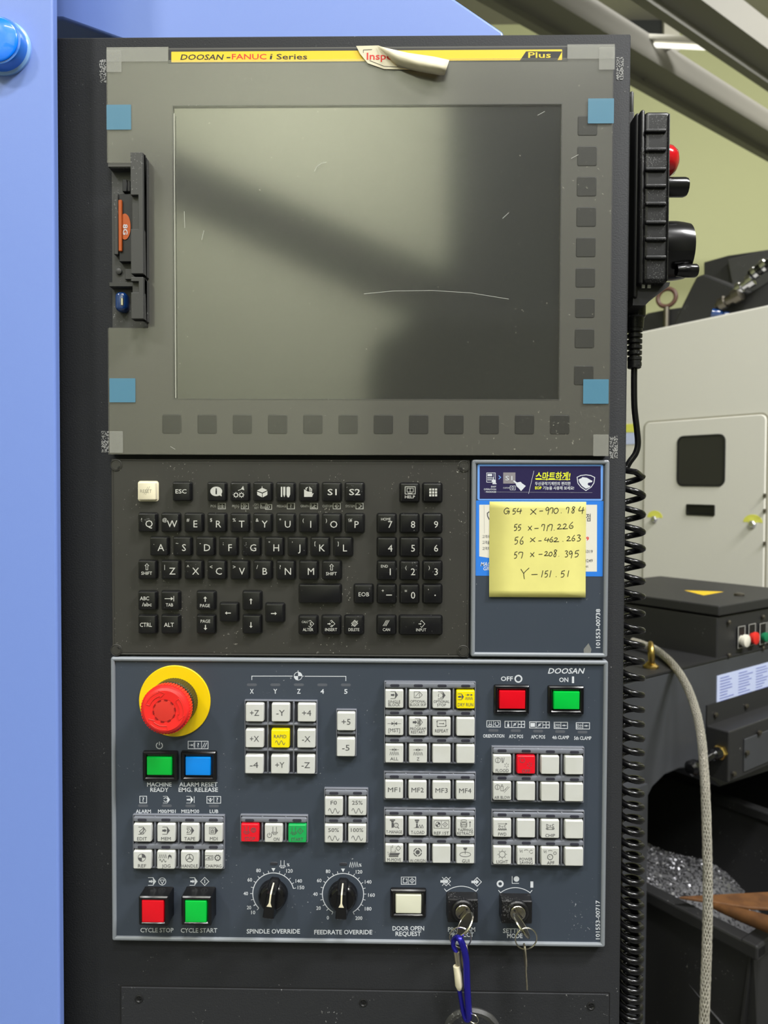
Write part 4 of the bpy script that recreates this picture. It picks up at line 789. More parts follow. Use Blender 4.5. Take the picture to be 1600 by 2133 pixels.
# emergency stop
X, Z = U(364.6, 1459.7, DP); mb = MB(); n = 96
mb.lathe(PM(X, 31, Z), (0, 1, 0), [(.0085, .0004), (.0088, .0), (.0155, -.0004), (.0173, .0006), (.0186, .0028), (.0188, .0085), (.0178, .0102)], n, rad=lambda q: 1 if 0 else 1, cap1=True, cap0=True)
es_ = mb.build('emergency_stop', 'estop_red', op, 30)
for i in range(52):
    a = 2*math.pi*i/52; d = Vector((math.cos(a), 0, math.sin(a))); e = Vector((-d.z, 0, d.x))
    if i == 0:
        tooth = MB(); tooth.obox(d*.0183-e*.0007+Vector((0, 0, 0)), d*.0009, e*.0014, Vector((0, .0068, 0))); tooth.normals(); tm = tooth.mesh('grip_tooth', 'estop_red', Vector(), 20)
    o = link('grip_tooth', tm, PM(X, 28.3, Z), es_); o.rotation_euler = (0, -a, 0)
mb = MB(); mb.lathe(PM(X, DP, Z), (0, -1, 0), [(.0287, 0), (.0287, .001), (.0283, .0013)], 64); mb.build('yellow_disc', 'estop_yellow', es_, 30)
mb = MB(); mb.lathe(PM(X, DP, Z), (0, -1, 0), [(.0186, 0), (.0186, .0115), (.0178, .0128), (.0125, .0128), (.0125, .0185)], 120, rad=lambda q: 1+.014*(q % 2)); mb.build('knurled_collar', 'knurl', es_, 20)
mb = MB(); mb.lathe(PM(X, 30.7, Z), (0, -1, 0), [(.0085, 0), (.0085, .0004), (.0078, .0005)], 40); mb.build('centre_plug', 'estop_red_dull', es_, 20)
mb = MB()
for i in range(10):
    a0 = 2*math.pi*i/10; pts = []
    for k in range(4): a = a0+.3*k/3; pts.append(PM(X, 31.5, Z)+Vector((math.cos(a), 0, math.sin(a)))*.0089)
    for k in range(4): a = a0+.3*(3-k)/3; pts.append(PM(X, 31.5, Z)+Vector((math.cos(a), 0, math.sin(a)))*.0079)
    mb.prism(pts, (0, .0003, 0))
o = mb.build('plug_slots', 'slot_red', es_, 0); o['kind'] = 'stuff'
for a0 in (100, 220, 340):                          # three raised turn arrows
    mb = MB(); cpt = PM(X, 31.4, Z); R1, R2 = .0118, .0147; po = lambda r, a: cpt+Vector((math.cos(math.radians(a)), 0, math.sin(math.radians(a))))*r
    pts = [po(R2, a0+60-6*k) for k in range(10)]+[po(R2+.0012, a0+6), po((R1+R2)/2+.0002, a0-12), po(R1-.0012, a0+6)]+[po(R1, a0+6+6*k) for k in range(10)]
    mb.tube(pts, .00022, 5, True); mb.build('turn_arrow', 'estop_red_dull', es_, 40)
# rotary override knobs
def knob(px, py, rot):
    X, Z = U(px, py, DP); c0 = PM(X, DP, Z); a = math.radians(rot); ux = Vector((math.cos(a), 0, -math.sin(a))); uz = Vector((math.sin(a), 0, math.cos(a))); f = Vector((0, -1, 0))
    Q = lambda x, z, d: c0+ux*(x/1000)+uz*(z/1000)+f*(d/1000)
    mb = MB(); mb.lathe(c0, (0, -1, 0), [(.0118, 0), (.0116, .004), (.0106, .0075), (.0088, .009)], 36); o = mb.build('rotary_knob', 'black_gloss', op, 35)
    mb = MB()
    sec = [(13.6, 2.4, .5, 1.8), (12.9, 3.2, 8, 2.4), (11.4, 4.4, 17, 3.0), (10.2, 4.8, 19.2, 3.3), (0, 5.4, 19.6, 3.9), (-9, 5.6, 19, 4.3), (-11, 5.6, 16.5, 4.3), (-12, 5.6, 4, 4.5)]
    mb.loft([[Q(-hw, z, .2), Q(-tw, z, d-.8 if d > 2 else d*.8), Q(-tw+.7, z, d), Q(tw-.7, z, d), Q(tw, z, d-.8 if d > 2 else d*.8), Q(hw, z, .2)] for z, hw, d, tw in sec], True, True)
    mb.build('grip', 'black_gloss', o, 30)
    mb = MB(); pts = [(13.0, .5, 7.6), (11.5, .6, 16.9), (10.2, .6, 19.25), (4, .65, 19.6), (3.0, .9, 19.6), (.6, 2.1, 19.6)]
    vs = [Q(s_*w, z, d+.12) for z, w, d in pts for s_ in (-1, 1)]
    mb.add(vs, [(2*i, 2*i+1, 2*i+3, 2*i+2) for i in range(len(pts)-1)]); m_ = mb.build('pointer', 'ivory', o, 0, False)
    sd = m_.modifiers.new('paint', 'SOLIDIFY'); sd.thickness = .0001
knob(569.6, 1861, 7); knob(714.6, 1862.5, 2)
# key switches
def keyswitch(bx, cyl, rot):
    D = DP+10; q = rect(*bx, D); mb = MB(); rloft(q[0], q[1], q[2], q[3], 1, [(-.6, DP-.1), (-.4, DP+1), (0, D-1), (.6, D)], 2, False, True, mb); o = mb.build('key_switch', 'black_plastic', op, 25)
    X, Z = U(*cyl, D+4); mb = MB(); mb.lathe(PM(X, D-.2, Z), (0, -1, 0), [(.0088, 0), (.0088, .0025), (.0078, .0034), (.0064, .0034), (.0064, .002)], 36); mb.build('collar', 'black_plastic', o, 30)
    mb = MB(); mb.lathe(PM(X, D-.2, Z), (0, -1, 0), [(.0060, 0), (.0060, .0042), (.0056, .0046)], 32); mb.build('lock_cylinder', 'nickel', o, 30)
    a = math.radians(rot); d = Vector((math.cos(a), 0, math.sin(a))); e = Vector((-d.z, 0, d.x)); mb = MB(); mb.obox(PM(X, D+4.55, Z)-d*.0045-e*.0008, d*.009, e*.0016, Vector((0, .0004, 0))); mb.build('key_slot', 'black_matt', o, 0)
    return X, Z, D+4.4
KS1 = keyswitch((933, 1874, 996, 1923), (965, 1901), 45); KS2 = keyswitch((1045, 1877, 1109, 1925), (1079, 1903), -45)
# printed legends on the plate
I = Ink(DI)
def bt(t, x, y, w, h=8.5): Ink(DI).text(t, x, y, w, h, .017).build('legend', 'ink_white', op)
def flush():
    global I
    if I.v: I.build('legend', 'ink_white', op)
    I = Ink(DI)
for t, x, y, w, h in (('MACHINE', 332, 1634, 51, 8.5), ('READY', 332, 1645, 38, 8.5), ('ALARM RESET', 413.2, 1634, 80, 8.5), ('EMG. RELEASE', 413, 1645, 82, 8.5), ('ALARM', 298.6, 1690, 31.5, 7), ('M00/M01', 347.6, 1690, 37, 7), ('M02/M30', 396.4, 1690, 37, 7), ('LUB', 445.8, 1690, 18, 7),
                      ('CYCLE STOP', 327, 1937.5, 69, 9), ('CYCLE START', 414.6, 1938, 76, 9), ('SPINDLE OVERRIDE', 569.4, 1940, 111, 9), ('FEEDRATE OVERRIDE', 715, 1941.6, 120.6, 9), ('DOOR OPEN', 850.7, 1933.7, 66, 9), ('REQUEST', 850.6, 1945, 53, 9), ('PROGRAM', 961.6, 1936, 56.6, 9), ('PROTECT', 961.6, 1947, 51, 9),
                      ('SETTING', 1073.4, 1938.6, 51, 9), ('MODE', 1072.6, 1949.4, 32, 9), ('OFF', 1056, 1413.8, 25, 9), ('ON', 1174.5, 1416, 19, 9), ('ORIENTATION', 1028.5, 1533, 44, 7), ('ATC POS', 1075, 1534, 29.6, 7), ('APC POS', 1121, 1535, 29.5, 7), ('4th CLAMP', 1168, 1536, 35, 7), ('5th CLAMP', 1214, 1537.5, 36, 7),
                      ('X', 524.6, 1440, 8, 9.5), ('Y', 573.5, 1440, 8, 9.5), ('Z', 622.5, 1440, 7.5, 9.5), ('4', 671.3, 1440.3, 7.5, 9.5), ('5', 720.5, 1440.3, 7, 9.5)): bt(t, x, y, w, h)
I.text('DOOSAN', 1180, 1397.5, 74, 11, .016, .28); flush(); I.text('101553-00717', 1245.5, 1916, 81, 8.5, .013, rot=-90)
flush()
I.arc(1080, 1414, 6.8, w=3); flush(); I.rect(1191.5, 1409, 1196, 1423)
flush()
power(I, 332, 1553, 6.5, 1.7)
flush()
def boxes(x0, y0, x1, y1, n):
    I.box(x0, y0, x1, y1, 1.3); return [x0+(x1-x0)*(i+.5)/n for i in range(n)], [I.line([(x0+(x1-x0)*i/n, y0), (x0+(x1-x0)*i/n, y1)], 1) for i in range(1, n)]
xs_, _ = boxes(392, 1544, 433.5, 1559.5, 3); I.line([(394.5, 1552), (402, 1552)], 1.2); tri(I, 400, 1552, 3.2, 1); I.line([(404, 1547), (404, 1557)], 1.2); qmark(I, xs_[1], 1552, 9); I.line([(422, 1557), (427, 1547)], 1.3); I.line([(426, 1557), (431, 1547)], 1.3)
flush()
boxes(291.2, 1658.5, 305.5, 1672.5, 1); qmark(I, 298.4, 1665.5, 9)
flush()
tape(I, 346.5, 1665.7, 7); I.arc(345, 1665.7, 4, 20, 160, 1.2, 6); I.arc(345, 1665.7, 4, 200, 340, 1.2, 6); flush(); tape(I, 395, 1665.7, 7); arrow(I, 393, 1665.7, 1, 0, 8, 3, 3); I.line([(404.5, 1659), (404.5, 1672.5)], 1.3)
flush()
xs_, _ = boxes(431, 1659, 459.8, 1673, 2); qmark(I, xs_[1], 1666, 9); I.disc(xs_[0], 1664, 1.8); I.line([(xs_[0], 1664), (xs_[0], 1671)], 1.2); I.line([(xs_[0]-5, 1664), (xs_[0], 1670), (xs_[0]+5, 1664)], 1.2)
flush()
for x in (316.5, 403): tape(I, x, 1836, 8, True, 1.2); arrow(I, x-2, 1836, 1, 0, 9, 3.6, 3.8); flush()
flush()
I.arc(338, 1836, 7.5, w=1.3); I.line([(333.5, 1833), (342.5, 1833), (338, 1841)], 1.3, True); flush(); diam(I, 426.5, 1836, 8.5, 1.4); I.line([(426.5, 1832), (426.5, 1840)], 1.8)
flush()
I.line([(524.6, 1416.5), (524.6, 1408.3), (609.5, 1408.3)], 1.4); I.line([(635, 1408.6), (720.5, 1408.8), (720.5, 1418.5)], 1.4); target(I, 621, 1408.3, 8.3, 1.2); I.line([(621, 1396.5), (621, 1400)], 1.2); I.line([(629, 1408.3), (633, 1408.3)], 1.2)
flush()
# dials
def dial(cx, cy, a0, a1, marks, nums):
    I.arc(cx, cy, 43, a0, a1, 1.7, 40)
    for a in marks: a = math.radians(a); I.line([(cx+43*math.cos(a), cy+43*math.sin(a)), (cx+48.5*math.cos(a), cy+48.5*math.sin(a))], 1.2)
    for t, x, y, w in nums: I.text(t, x, y, w, 7.2, .013)
    I.poly([(cx-4.2, cy-53), (cx+4.2, cy-53), (cx, cy-45.5)])
sv = lambda *q: [(t, 480+x/5, 1640+y/5, w) for t, x, y, w in q]
dial(569.6, 1861.3, 135, 346, [180-16*k for k in range(-2, 3)]+[212, 228, 244, 257, 286, 301, 318, 332, 346, 135, 149], sv(('10', 238, 1303, 8.5), ('20', 194, 1252, 9), ('40', 160, 1106, 9.5), ('60', 202, 963, 9.5), ('80', 293, 866, 9.5), ('120', 615, 870, 13.5), ('140', 712, 975, 13.5), ('150', 735, 1043, 14)))
flush()
dial(714.6, 1862.3, 119, 421, [119, 135, 150, 165, 180, 197, 213, 228, 243, 256, 285, 300, 315, 330, 345, 0, 15, 30, 45, 61], sv(('0', 1015, 1358, 4.5), ('20', 918, 1258, 9.5), ('40', 885, 1112, 9.5), ('60', 925, 970, 9.5), ('80', 1017, 875, 9.5), ('120', 1340, 880, 13.5), ('140', 1435, 985, 14), ('160', 1470, 1122, 14), ('180', 1435, 1265, 14), ('200', 1338, 1362, 14.5)))
flush()
spindle(I, 588.5, 1800, 8, 1.2); I.text('%', 600.5, 1801.5, 5.5, 6, .02); flush(); zig(I, 737, 1801, 9, 5, 4, 1.4); I.text('%', 750.5, 1802, 5.5, 6, .02)
flush()
xs_, _ = boxes(836, 1827, 866, 1842, 2); I.line([(840, 1831), (840, 1839), (848, 1839), (848, 1831), (845, 1831)], 1.3); tri(I, 841, 1830.5, 2.6, 1); diam(I, xs_[1], 1834.5, 5, 1.2); I.line([(xs_[1], 1832), (xs_[1], 1837)], 1.4)
flush()
for cx, cy, r in ((961, 1869, 31), (1073.5, 1872, 31)):
    cy += 10; I.arc(cx, cy+17, 50, 232, 308, 1.5, 16); ex, ey = 50*math.cos(math.radians(232)), 50*math.sin(math.radians(232))
    I.line([(cx+ex-4.5, cy+17+ey-5.5), (cx+ex, cy+17+ey), (cx+ex+6, cy+17+ey-4)], 1.4); I.line([(cx-ex+4.5, cy+17+ey-5.5), (cx-ex, cy+17+ey), (cx-ex-6, cy+17+ey-4)], 1.4)
arrow(I, 926, 1836, 1, 0, 17, 5, 5.5); diam(I, 929.5, 1836, 9, 1.3); I.line([(921, 1827), (938.5, 1845)], 1.2); I.line([(938.5, 1827), (921, 1845)], 1.2)
flush()
diam(I, 994, 1837, 9, 1.5); arrow(I, 990, 1837, 1, 0, 16, 5, 5.5)
flush()
I.arc(1042, 1841, 5.5, w=3.6); flush(); I.disc(1076, 1831, 5.8); I.line([(1067, 1825), (1067, 1840), (1081, 1840)], 1.2); flush(); I.rect(1105, 1836, 1111, 1849)
flush()
for (x0, x1, n), y in zip(((1014.3, 1042.3, 2), (1052, 1093, 3), (1103.3, 1144.5, 3), (1154.5, 1182.3, 2), (1200.3, 1228.2, 2)), (1507.8, 1508.8, 1510, 1511, 1512)):
    xs_, _ = boxes(x0, y-6.5, x1, y+6.5, n)
    for q, x in enumerate(xs_):
        if n == 2 and x0 > 1100:
            if q == 0: I.text('4th' if x0 < 1190 else '5th', x+1, y-1, 9, 5); I.line([(x-5, y-4), (x-5, y+4), (x+5, y+4)], 1)
            else: squeeze(I, x, y, 5, 1.2)
        elif n == 2:
            if q == 0: I.line([(x-2, y-5), (x-2, y+2)], 1); I.line([(x+2, y-5), (x+2, y+2)], 1); I.arc(x, y+3, 4, w=1, ry=1.6, n=10)
            else: I.arc(x, y, 4, -50, 240, 1.3, 10); tri(I, x+2, y-3.5, 2, 1)
        elif q == 0:
            if x0 < 1100: I.rect(x-2, y-1, x+2, y+5); I.rect(x-1, y-5, x+1, y-2)
            else: I.rect(x-5, y-4, x+4.5, y+4)
        elif q == 1: I.arc(x, y, 2, w=1.1, n=8); I.line([(x-4, y+4), (x+4, y-4)], 1)
        else: I.line([(x-5, y), (x+5, y)], 1.1); I.line([(x, y-5), (x, y+5)], 1.1); [I.disc(x+a, y+b2, 1.4, n=6) for a, b2 in ((-4.5, 0), (4.5, 0), (0, 4.5), (0, -4.5))]
flush()

for x, y in [(524.6, 1426.5), (573.5, 1426.5), (622.5, 1426.5), (671.5, 1426.7), (720.5, 1426.8), (298, 1678.5), (347.5, 1678.5), (396.5, 1678.7), (445.5, 1679), (1028, 1521.5), (1074.5, 1522), (1121, 1523), (1167, 1524), (1213.5, 1525)]: pbox('lamp_window', x-10.5, y-2.8, x+10.5, y+2.8, DP-.1, DP+.06, 'ink_grey', op, 1.05, .01)
for x, y in ((570.5, 1799), (715.5, 1800)): pbox('lamp_slot', x-8, y-3, x+8, y+3, DP-.1, DP+.3, 'well_dark', op, 1.1, .15)
# ------------------------------------------------------------------ keys, rings and clips on the key switches
def bowkey(base, rot, label):
    X, Z, D = base; a = math.radians(rot); d = Vector((math.cos(a), 0, math.sin(a))); e = Vector((-d.z, 0, d.x)); f = Vector((0, -1, 0)); o0 = PM(X, D, Z)
    k = thing('key', o0, label, 'key'); mb = MB(); th = .0011
    mb.obox(o0-d*.0034-e*th/2, d*.0068, f*.008, e*th)
    ring = [];
    cy = .0150; R = .0092; seg = 28
    out = [o0+f*(cy+R*math.sin(2*math.pi*q/seg))+d*(R*math.cos(2*math.pi*q/seg)) for q in range(seg)]
    hc = cy+.0058; inn = [o0+f*(hc+.0022*math.sin(2*math.pi*q/seg))+d*(.0022*math.cos(2*math.pi*q/seg)) for q in range(seg)]
    for s_ in (1, -1):
        b = len(mb.v); mb.v += [p+e*(s_*th/2) for p in out]+[p+e*(s_*th/2) for p in inn]
        for q in range(seg): r = (q+1) % seg; mb.f.append((b+q, b+r, b+seg+r, b+seg+q)); mb.m.append(0)
    n = seg
    for q in range(seg):
        r = (q+1) % seg; b = len(mb.v)-4*seg
        mb.f.append((b+q, b+r, b+2*seg+r, b+2*seg+q)); mb.m.append(0); mb.f.append((b+seg+q, b+seg+r, b+3*seg+r, b+3*seg+q)); mb.m.append(0)
    mb.build('bow', 'steel_dark', k, 30)
    mb = MB(); mb.tube([o0+f*(cy+R*math.sin(2*math.pi*q/40))+d*(R*math.cos(2*math.pi*q/40)) for q in range(40)], .0009, 6, True); mb.build('rim', 'nickel', k, 40)
    return o0+f*hc
h1 = bowkey(KS1, 52, 'worn key turned in the program protect lock'); h2 = bowkey(KS2, -52, 'worn key turned in the setting mode lock')
def loop(name, px, py, rpx, D, r, m, label, cat, tilt=(0, 1, 0)):
    c = P(px, py, D); R = rpx/(F/(CAM[2]*-1-D))/1000; mb = MB(); mb.torus(c, tilt, R, r, 40, 6); return tag(mb.build(name, m, None, 40), label, cat), c, R
DR = KS1[2]+21
loop('key_ring', 959, 1953, 22.3, DR, .00055, 'nickel', 'thin split ring hanging from the program protect key', 'key ring', (.12, 1, .05))
loop('key_ring', 1096, 1955, 23, DR, .00055, 'nickel', 'thin split ring hanging from the setting mode key', 'key ring', (-.1, 1, .03))
# spare key hanging edge-on
mb = MB(); a, b = P(1092.5, 1968, DR), P(1098, 2062, DR-4); mid = a.lerp(b, .42)
sk = thing('key', b, 'spare key hanging edge-on below the setting mode lock', 'key')
ax = (b-a).normalized(); sd_ = ax.cross(Vector((0, -1, 0))).normalized(); dp = Vector((0, 1, 0))
mb = MB(); w = .0011
prof = [(0, .002), (.0035, .0045), (.009, .0056), (.0145, .0045), (.0165, .003), (.018, .0026), (.019, .0024)]
mb.loft([[a+ax*t+sd_*w*s1-dp*h*s2 for s1, s2 in ((-.5, -1), (.5, -1), (.5, 1), (-.5, 1))] for t, h in prof], True, True); mb.build('bow', 'steel_key', sk, 30)
mb = MB(); L = (b-a).length; mb.loft([[a+ax*t+sd_*w*.8*s1-dp*h*s2 for s1, s2 in ((-.5, -1), (.5, -1), (.5, .7), (-.5, .7))] for t, h in [(.019, .0024)]+[(.019+(L-.02)*i/8, .0024-.0005*(i % 2)) for i in range(1, 8)]+[(L, .0006)]], True, True); mb.build('blade', 'steel_key', sk, 0)
# blue carabiner
mb = MB()
def spl(pts, n=6):
    out = []
    for i in range(len(pts)-1):
        p0, p1, p2, p3 = pts[max(i-1, 0)], pts[i], pts[i+1], pts[min(i+2, len(pts)-1)]
        for k_ in range(n):
            u = k_/n; out.append(.5*((2*p1)+(p2-p0)*u+(2*p0-5*p1+4*p2-p3)*u*u+(3*p1-p0-3*p2+p3)*u**3))
    out.append(pts[-1]); return out
DQ = DR+2
path = [P(x, y, D) for x, y, D in ((951, 1984, DQ-1), (944, 1968, DQ-3), (948, 1955, DQ-2), (957, 1955, DQ+2), (965, 1972, DQ+3), (971, 2000, DQ+2), (973, 2050, DQ+1), (976, 2100, DQ), (976.5, 2120, DQ-2), (971, 2122, DQ-3), (965, 2106, DQ-4), (961, 2085, DQ-4), (957, 2062, DQ-3))]
cb_ = thing('carabiner', P(966, 2120, DQ), 'blue anodised carabiner clipped to the program protect key ring', 'carabiner')
sp_ = spl(path); n = len(sp_); mb.tube(sp_, [.0018+.0009*math.sin(math.pi*min(1, max(0, (i/n-.1)*1.3))) for i in range(n)], 10); mb.build('body', 'blue_anodised', cb_, 60)
mb = MB(); mb.tube([P(949, 1982, DQ-1), P(953, 2010, DQ), P(957, 2022, DQ)], .0016, 8); mb.tube([P(954.5, 1983, DQ), P(958, 2020, DQ)], .0012, 8); mb.build('gate_wire', 'steel_key', cb_, 40)
mb = MB(); mb.tube([P(951, 2012, DQ), P(954, 2030, DQ), P(956, 2052, DQ), P(957, 2060, DQ-1)], [.0026, .0029, .0029, .0018], 10); mb.build('gate_sleeve', 'ivory', cb_, 40)
o, c_, R_k = loop('key_ring', 968, 1992, 12, DQ-3, .0007, 'steel_key', 'narrow ring seen edge-on behind the blue carabiner', 'key ring', (1, .5, -.1))
for v in o.data.vertices: v.co.z *= 2.1
loop('hanging_ring', 985, 2147, 53, DQ-9, 0.0028, 'slot_grey', 'thick black plastic ring hanging on the carabiner at the bottom edge', 'ring', (.1, 1, .25))
loop('key_ring', 986, 2122, 11, DQ+1, .0004, 'nickel', 'thin wire loop inside the thick black ring', 'key ring', (.4, 1, .2))
# ------------------------------------------------------------------ handheld pendant on the console's right side
def at(px, py, y): return hit(px, py, Vector((0, y, 0)), Vector((0, 1, 0)))
YP = .022; W = .078
pen = thing('pendant', at(1360, 640, YP), 'black ribbed handheld pulse pendant hung beside the console', 'pendant')
def side(name, x0, y0, x1, y1, ya, yb, m, parent, bev=.002, seg=3):
    p = at(x0, y1, ya); q = at(x1, y0, ya); mb = MB(); mb.box((p.x, ya, p.z), (q.x, yb, q.z)); o = mb.build(name, m, parent, 30)
    b = o.modifiers.new('bevel', 'BEVEL'); b.width = bev; b.segments = seg; b.limit_method = 'ANGLE'; return o
side('front_shell', 1340, 231, 1397.5, 588, YP, YP+W, 'black_plastic', pen, .003)
side('back_shell', 1331, 227, 1345, 592, YP-.0008, YP+W, 'black_plastic', pen, .002)
side('back_cover', 1320, 234, 1334, 620, YP+.006, YP+W-.004, 'black_matt', pen, .002)
for y in (271.5, 311, 352, 387, 424, 463, 498, 536): side('grip_rib', 1345.5, y-4.5, 1389, y+3, YP-.0022, YP+.001, 'black_plastic', pen, .0009)
side('grip_edge', 1389.5, 236, 1396.5, 584, YP-.0012, YP+.001, 'black_plastic', pen, .0007)
p = [at(x, y, YP+.008) for x, y in ((1322, 586), (1396, 588), (1394, 596), (1358, 622), (1344, 636), (1318, 636))]
mb = MB(); mb.prism(p, (0, W-.02, 0)); o = mb.build('lower_taper', 'black_matt', pen, 0)
for x in (1337, 1349): side('rating_label', x, 591, x+7, 600, YP+.0068, YP+.0078, 'ink_pale', pen, .0001, 1)
YM = YP+W*.4; XSH = at(1397.5, 400, YP).x
def xl(name, px0, px1, py, r, m, prof=None, seg=28, parent=pen, ym=YM):
    b = at(px1, py, ym); a = Vector((XSH-.001, b.y, b.z)) if name != 'crank_handle' else at(px0, py, ym); mb = MB(); L = (b-a).length; mb.lathe(a, (1, 0, 0), [(r*q, L*t) for q, t in (prof or ((1, 0), (1, .85), (.88, 1)))], seg); return mb.build(name, m, parent, 35)
mat('red_gloss', (205, 16, 30), .15, coat=1.)
xl('stop_button', 1394, 1411.5, 337, .0146, 'red_gloss', ((1, 0), (.99, .3), (.9, .62), (.7, .85), (.4, .97), (.1, 1)))
xl('selector_knob', 1392, 1430, 390, .0083, 'black_gloss', ((1, 0), (1, .9), (.9, 1)), 14)
hw = xl('handwheel', 1390, 1427, 524, .0245, 'black_gloss', ((1, 0), (1, .55), (.97, .8), (.93, 1)), 48)
xl('crank_handle', 1409, 1452, 564, .0056, 'black_gloss', ((.8, 0), (.9, .25), (1, .35), (1, .92), (.85, 1)), 20, pen, YP+.012)
side('hanger_bracket', 1312, 188, 1322, 240, YP+.02, YP+.06, 'slot_grey', con, .003)
side('mount_plate', 1304, 232, 1322, 628, YP+.02, YP+.06, 'black_matt', con, .001)
# strain relief and coiled cable
YC = .062
cab = thing('coiled_cable', at(1320, 2133, YC), 'black coiled pendant cable running down beside the console', 'cable')
mb = MB(); pr = [(.008, 0), (.0075, .004)]; y = 636
a0 = at(1323, 632, YC)
def zpx(py): return at(1320, py, YC).z
mb.lathe(a0, (0, 0, -1), [(.009, 0), (.009, .012), (.0078, .013), (.0072, .022)], 20)
for i in range(7):
    z0 = zpx(684+i*11.8); c_ = at(1322, 684+i*11.8, YC); rr = .0067-.00012*i; mb.lathe(c_, (0, 0, -1), [(rr*.72, 0), (rr, .0004), (rr, .0033), (rr*.72, .0038), (rr*.7, .0052)], 20, cap0=True)
mb.lathe(at(1321.5, 752, YC), (0, 0, -1), [(.0058, 0), (.0058, .006), (.005, .0066)], 20); mb.build('strain_relief', 'black_plastic', cab, 30)
pts = spl([at(x, y, YC) for x, y in ((1321.5, 758), (1321, 800), (1322, 850), (1327, 895), (1329, 925), (1324, 945), (1312, 962), (1305, 975))], 6)
xa = at(1316, 1300, YC).x
turns = [993, 1034.5, 1073.6, 1109.6, 1144, 1177, 1211.6, 1243, 1279, 1313.7, 1345, 1378, 1412.6, 1447]
y = 1447; step = 31
while y < 2180:
    step = max(18.5, step-.45); y += step; turns.append(y)
hx = []; R0 = .0095; z_end = pts[-1].z
for i in range(len(turns)-1):
    for k_ in range(18):
        u = k_/18; ph = 2*math.pi*u; yy = turns[i]+(turns[i+1]-turns[i])*u; c_ = at(1316-.0035*(yy-1000), yy, YC); rr = R0*(1 if yy < 1900 else 1-.0002*(yy-1900))
        hx.append(Vector((c_.x+rr*math.cos(ph), YC+rr*math.sin(ph), c_.z)))
lead = []
c_ = at(1316, 985, YC)
lead = [Vector((c_.x-R0*.9, YC-.004, c_.z+.0022)), Vector((c_.x, YC-R0, c_.z+.0005))]
mb = MB(); mb.tube(pts+lead+hx, .0028, 8); mb.build('cord', 'black_gloss', cab, 60)
# ------------------------------------------------------------------ neighbouring machine
mat('beige_paint', (214, 212, 203), .55); mat('beige_dark', (150, 146, 130), .6); mat('machine_black', (39, 39, 40), .5, speck=(260, .72, (200, 200, 195), .8)); mat('machine_face', (64, 66, 70), .5, var=(6, (56, 57, 60), .7)); mat('smoked', (44, 44, 42), .15)
mat('brass', (190, 162, 92), .35, metal=1.); mat('chrome', (205, 205, 210), .15, metal=1.); mat('warn_yellow', (236, 196, 20), .5); mat('mark_yellow', (222, 222, 96), .6)
mat('plate_paper', (196, 206, 238), .45); mat('plate_blue', (120, 130, 190), .5); mat('knob_white', (226, 222, 206), .35); mat('knob_green', (20, 120, 80), .35)
mat('braid', (198, 194, 182), .35, metal=.75, bump=(2600, .8, .0012)); mat('chips', (118, 118, 121), .35, metal=.6); mat('bamboo', (112, 74, 40), .6, var=(40, (84, 54, 30), .8)); mat('rust', (84, 56, 44), .5)
K = deep(1497, 1264, 1.6); K2 = hit(1497, 1375, K, ray(1497, 1264).cross(UP).cross(UP)); K2 = Vector((K.x, K.y, hit(1497, 1375, K, U1).z))
hb = K.z-K2.z
def onV(px, py, p): return hit(px, py, p, U1)       # on the face through p that holds V1 (normal U1)
def onU(px, py, p): return hit(px, py, p, V1)       # on the face through p that holds U1 (normal V1)
def onZ(px, py, z): d = ray(px, py); return CO+d*((z-CO.z)/d.z)
def bevel(o, w, s=2): b = o.modifiers.new('bevel', 'BEVEL'); b.width = w; b.segments = s; b.limit_method = 'ANGLE'; return o
# --- conveyor
cv = thing('chip_conveyor', Vector((K2.x, K2.y, .5)), 'black chip conveyor head beyond the coiled cable', 'chip conveyor')
mb = MB(); zb = hit(1600, 1640, K2, U1).z
pl_ = []
fc = [(1200, 1458), (1600, 1345), (1800, 1290), (1800, 1560), (1600, 1607), (1500, 1640), (1466, 1612), (1440, 1600), (1415, 1602), (1385, 1615), (1360, 1640), (1346, 1668), (1343, 1800), (1200, 1800)]
pl_ = [onV(x, y, K2) for x, y in fc]; t0 = K2-V1*1.; pl_[0] = Vector((pl_[0].x, pl_[0].y, K2.z)); pl_[1].z = K2.z; e_ = K2+V1*.78; pl_[2] = e_.copy(); zz = pl_[3].z; pl_[3] = Vector((e_.x, e_.y, zz))
mb.prism(pl_, U1*.75); bevel(mb.build('body', 'machine_face', cv, 0), .004)
mb = MB(); mb.obox(K2-V1*.9+UP*.0005-U1*.002, V1*1.68, U1*.75, UP*.004); mb.build('top_sheet', 'machine_black', cv, 0)
box = MB(); box.obox(K2+U1*.002+V1*0, V1*.42, U1*.42, UP*(hb*.80)); bevel(box.build('control_box', 'machine_black', cv, 0), .003)
mb = MB(); mb.obox(K2+UP*hb*.83-U1*.004-V1*.004, V1*.43, U1*.43, UP*(hb*.19)); lid = bevel(mb.build('box_lid', 'machine_black', cv, 0), .003)
mb = MB(); tz = K.z+.002
mb.prism([onZ(1425, 1230, tz), onZ(1508, 1233, tz), onZ(1466, 1240.5, tz)], UP*.0006); mb.build('warning_triangle', 'warn_yellow', cv, 0)
mb = MB(); lc = onZ(1540, 1241, tz); mb.lathe(lc, (0, 0, 1), [(.012, 0), (.012, .005), (.008, .007)], 20); mb.build('lid_lock', 'steel_dark', cv)
B0 = K2-U1*.001
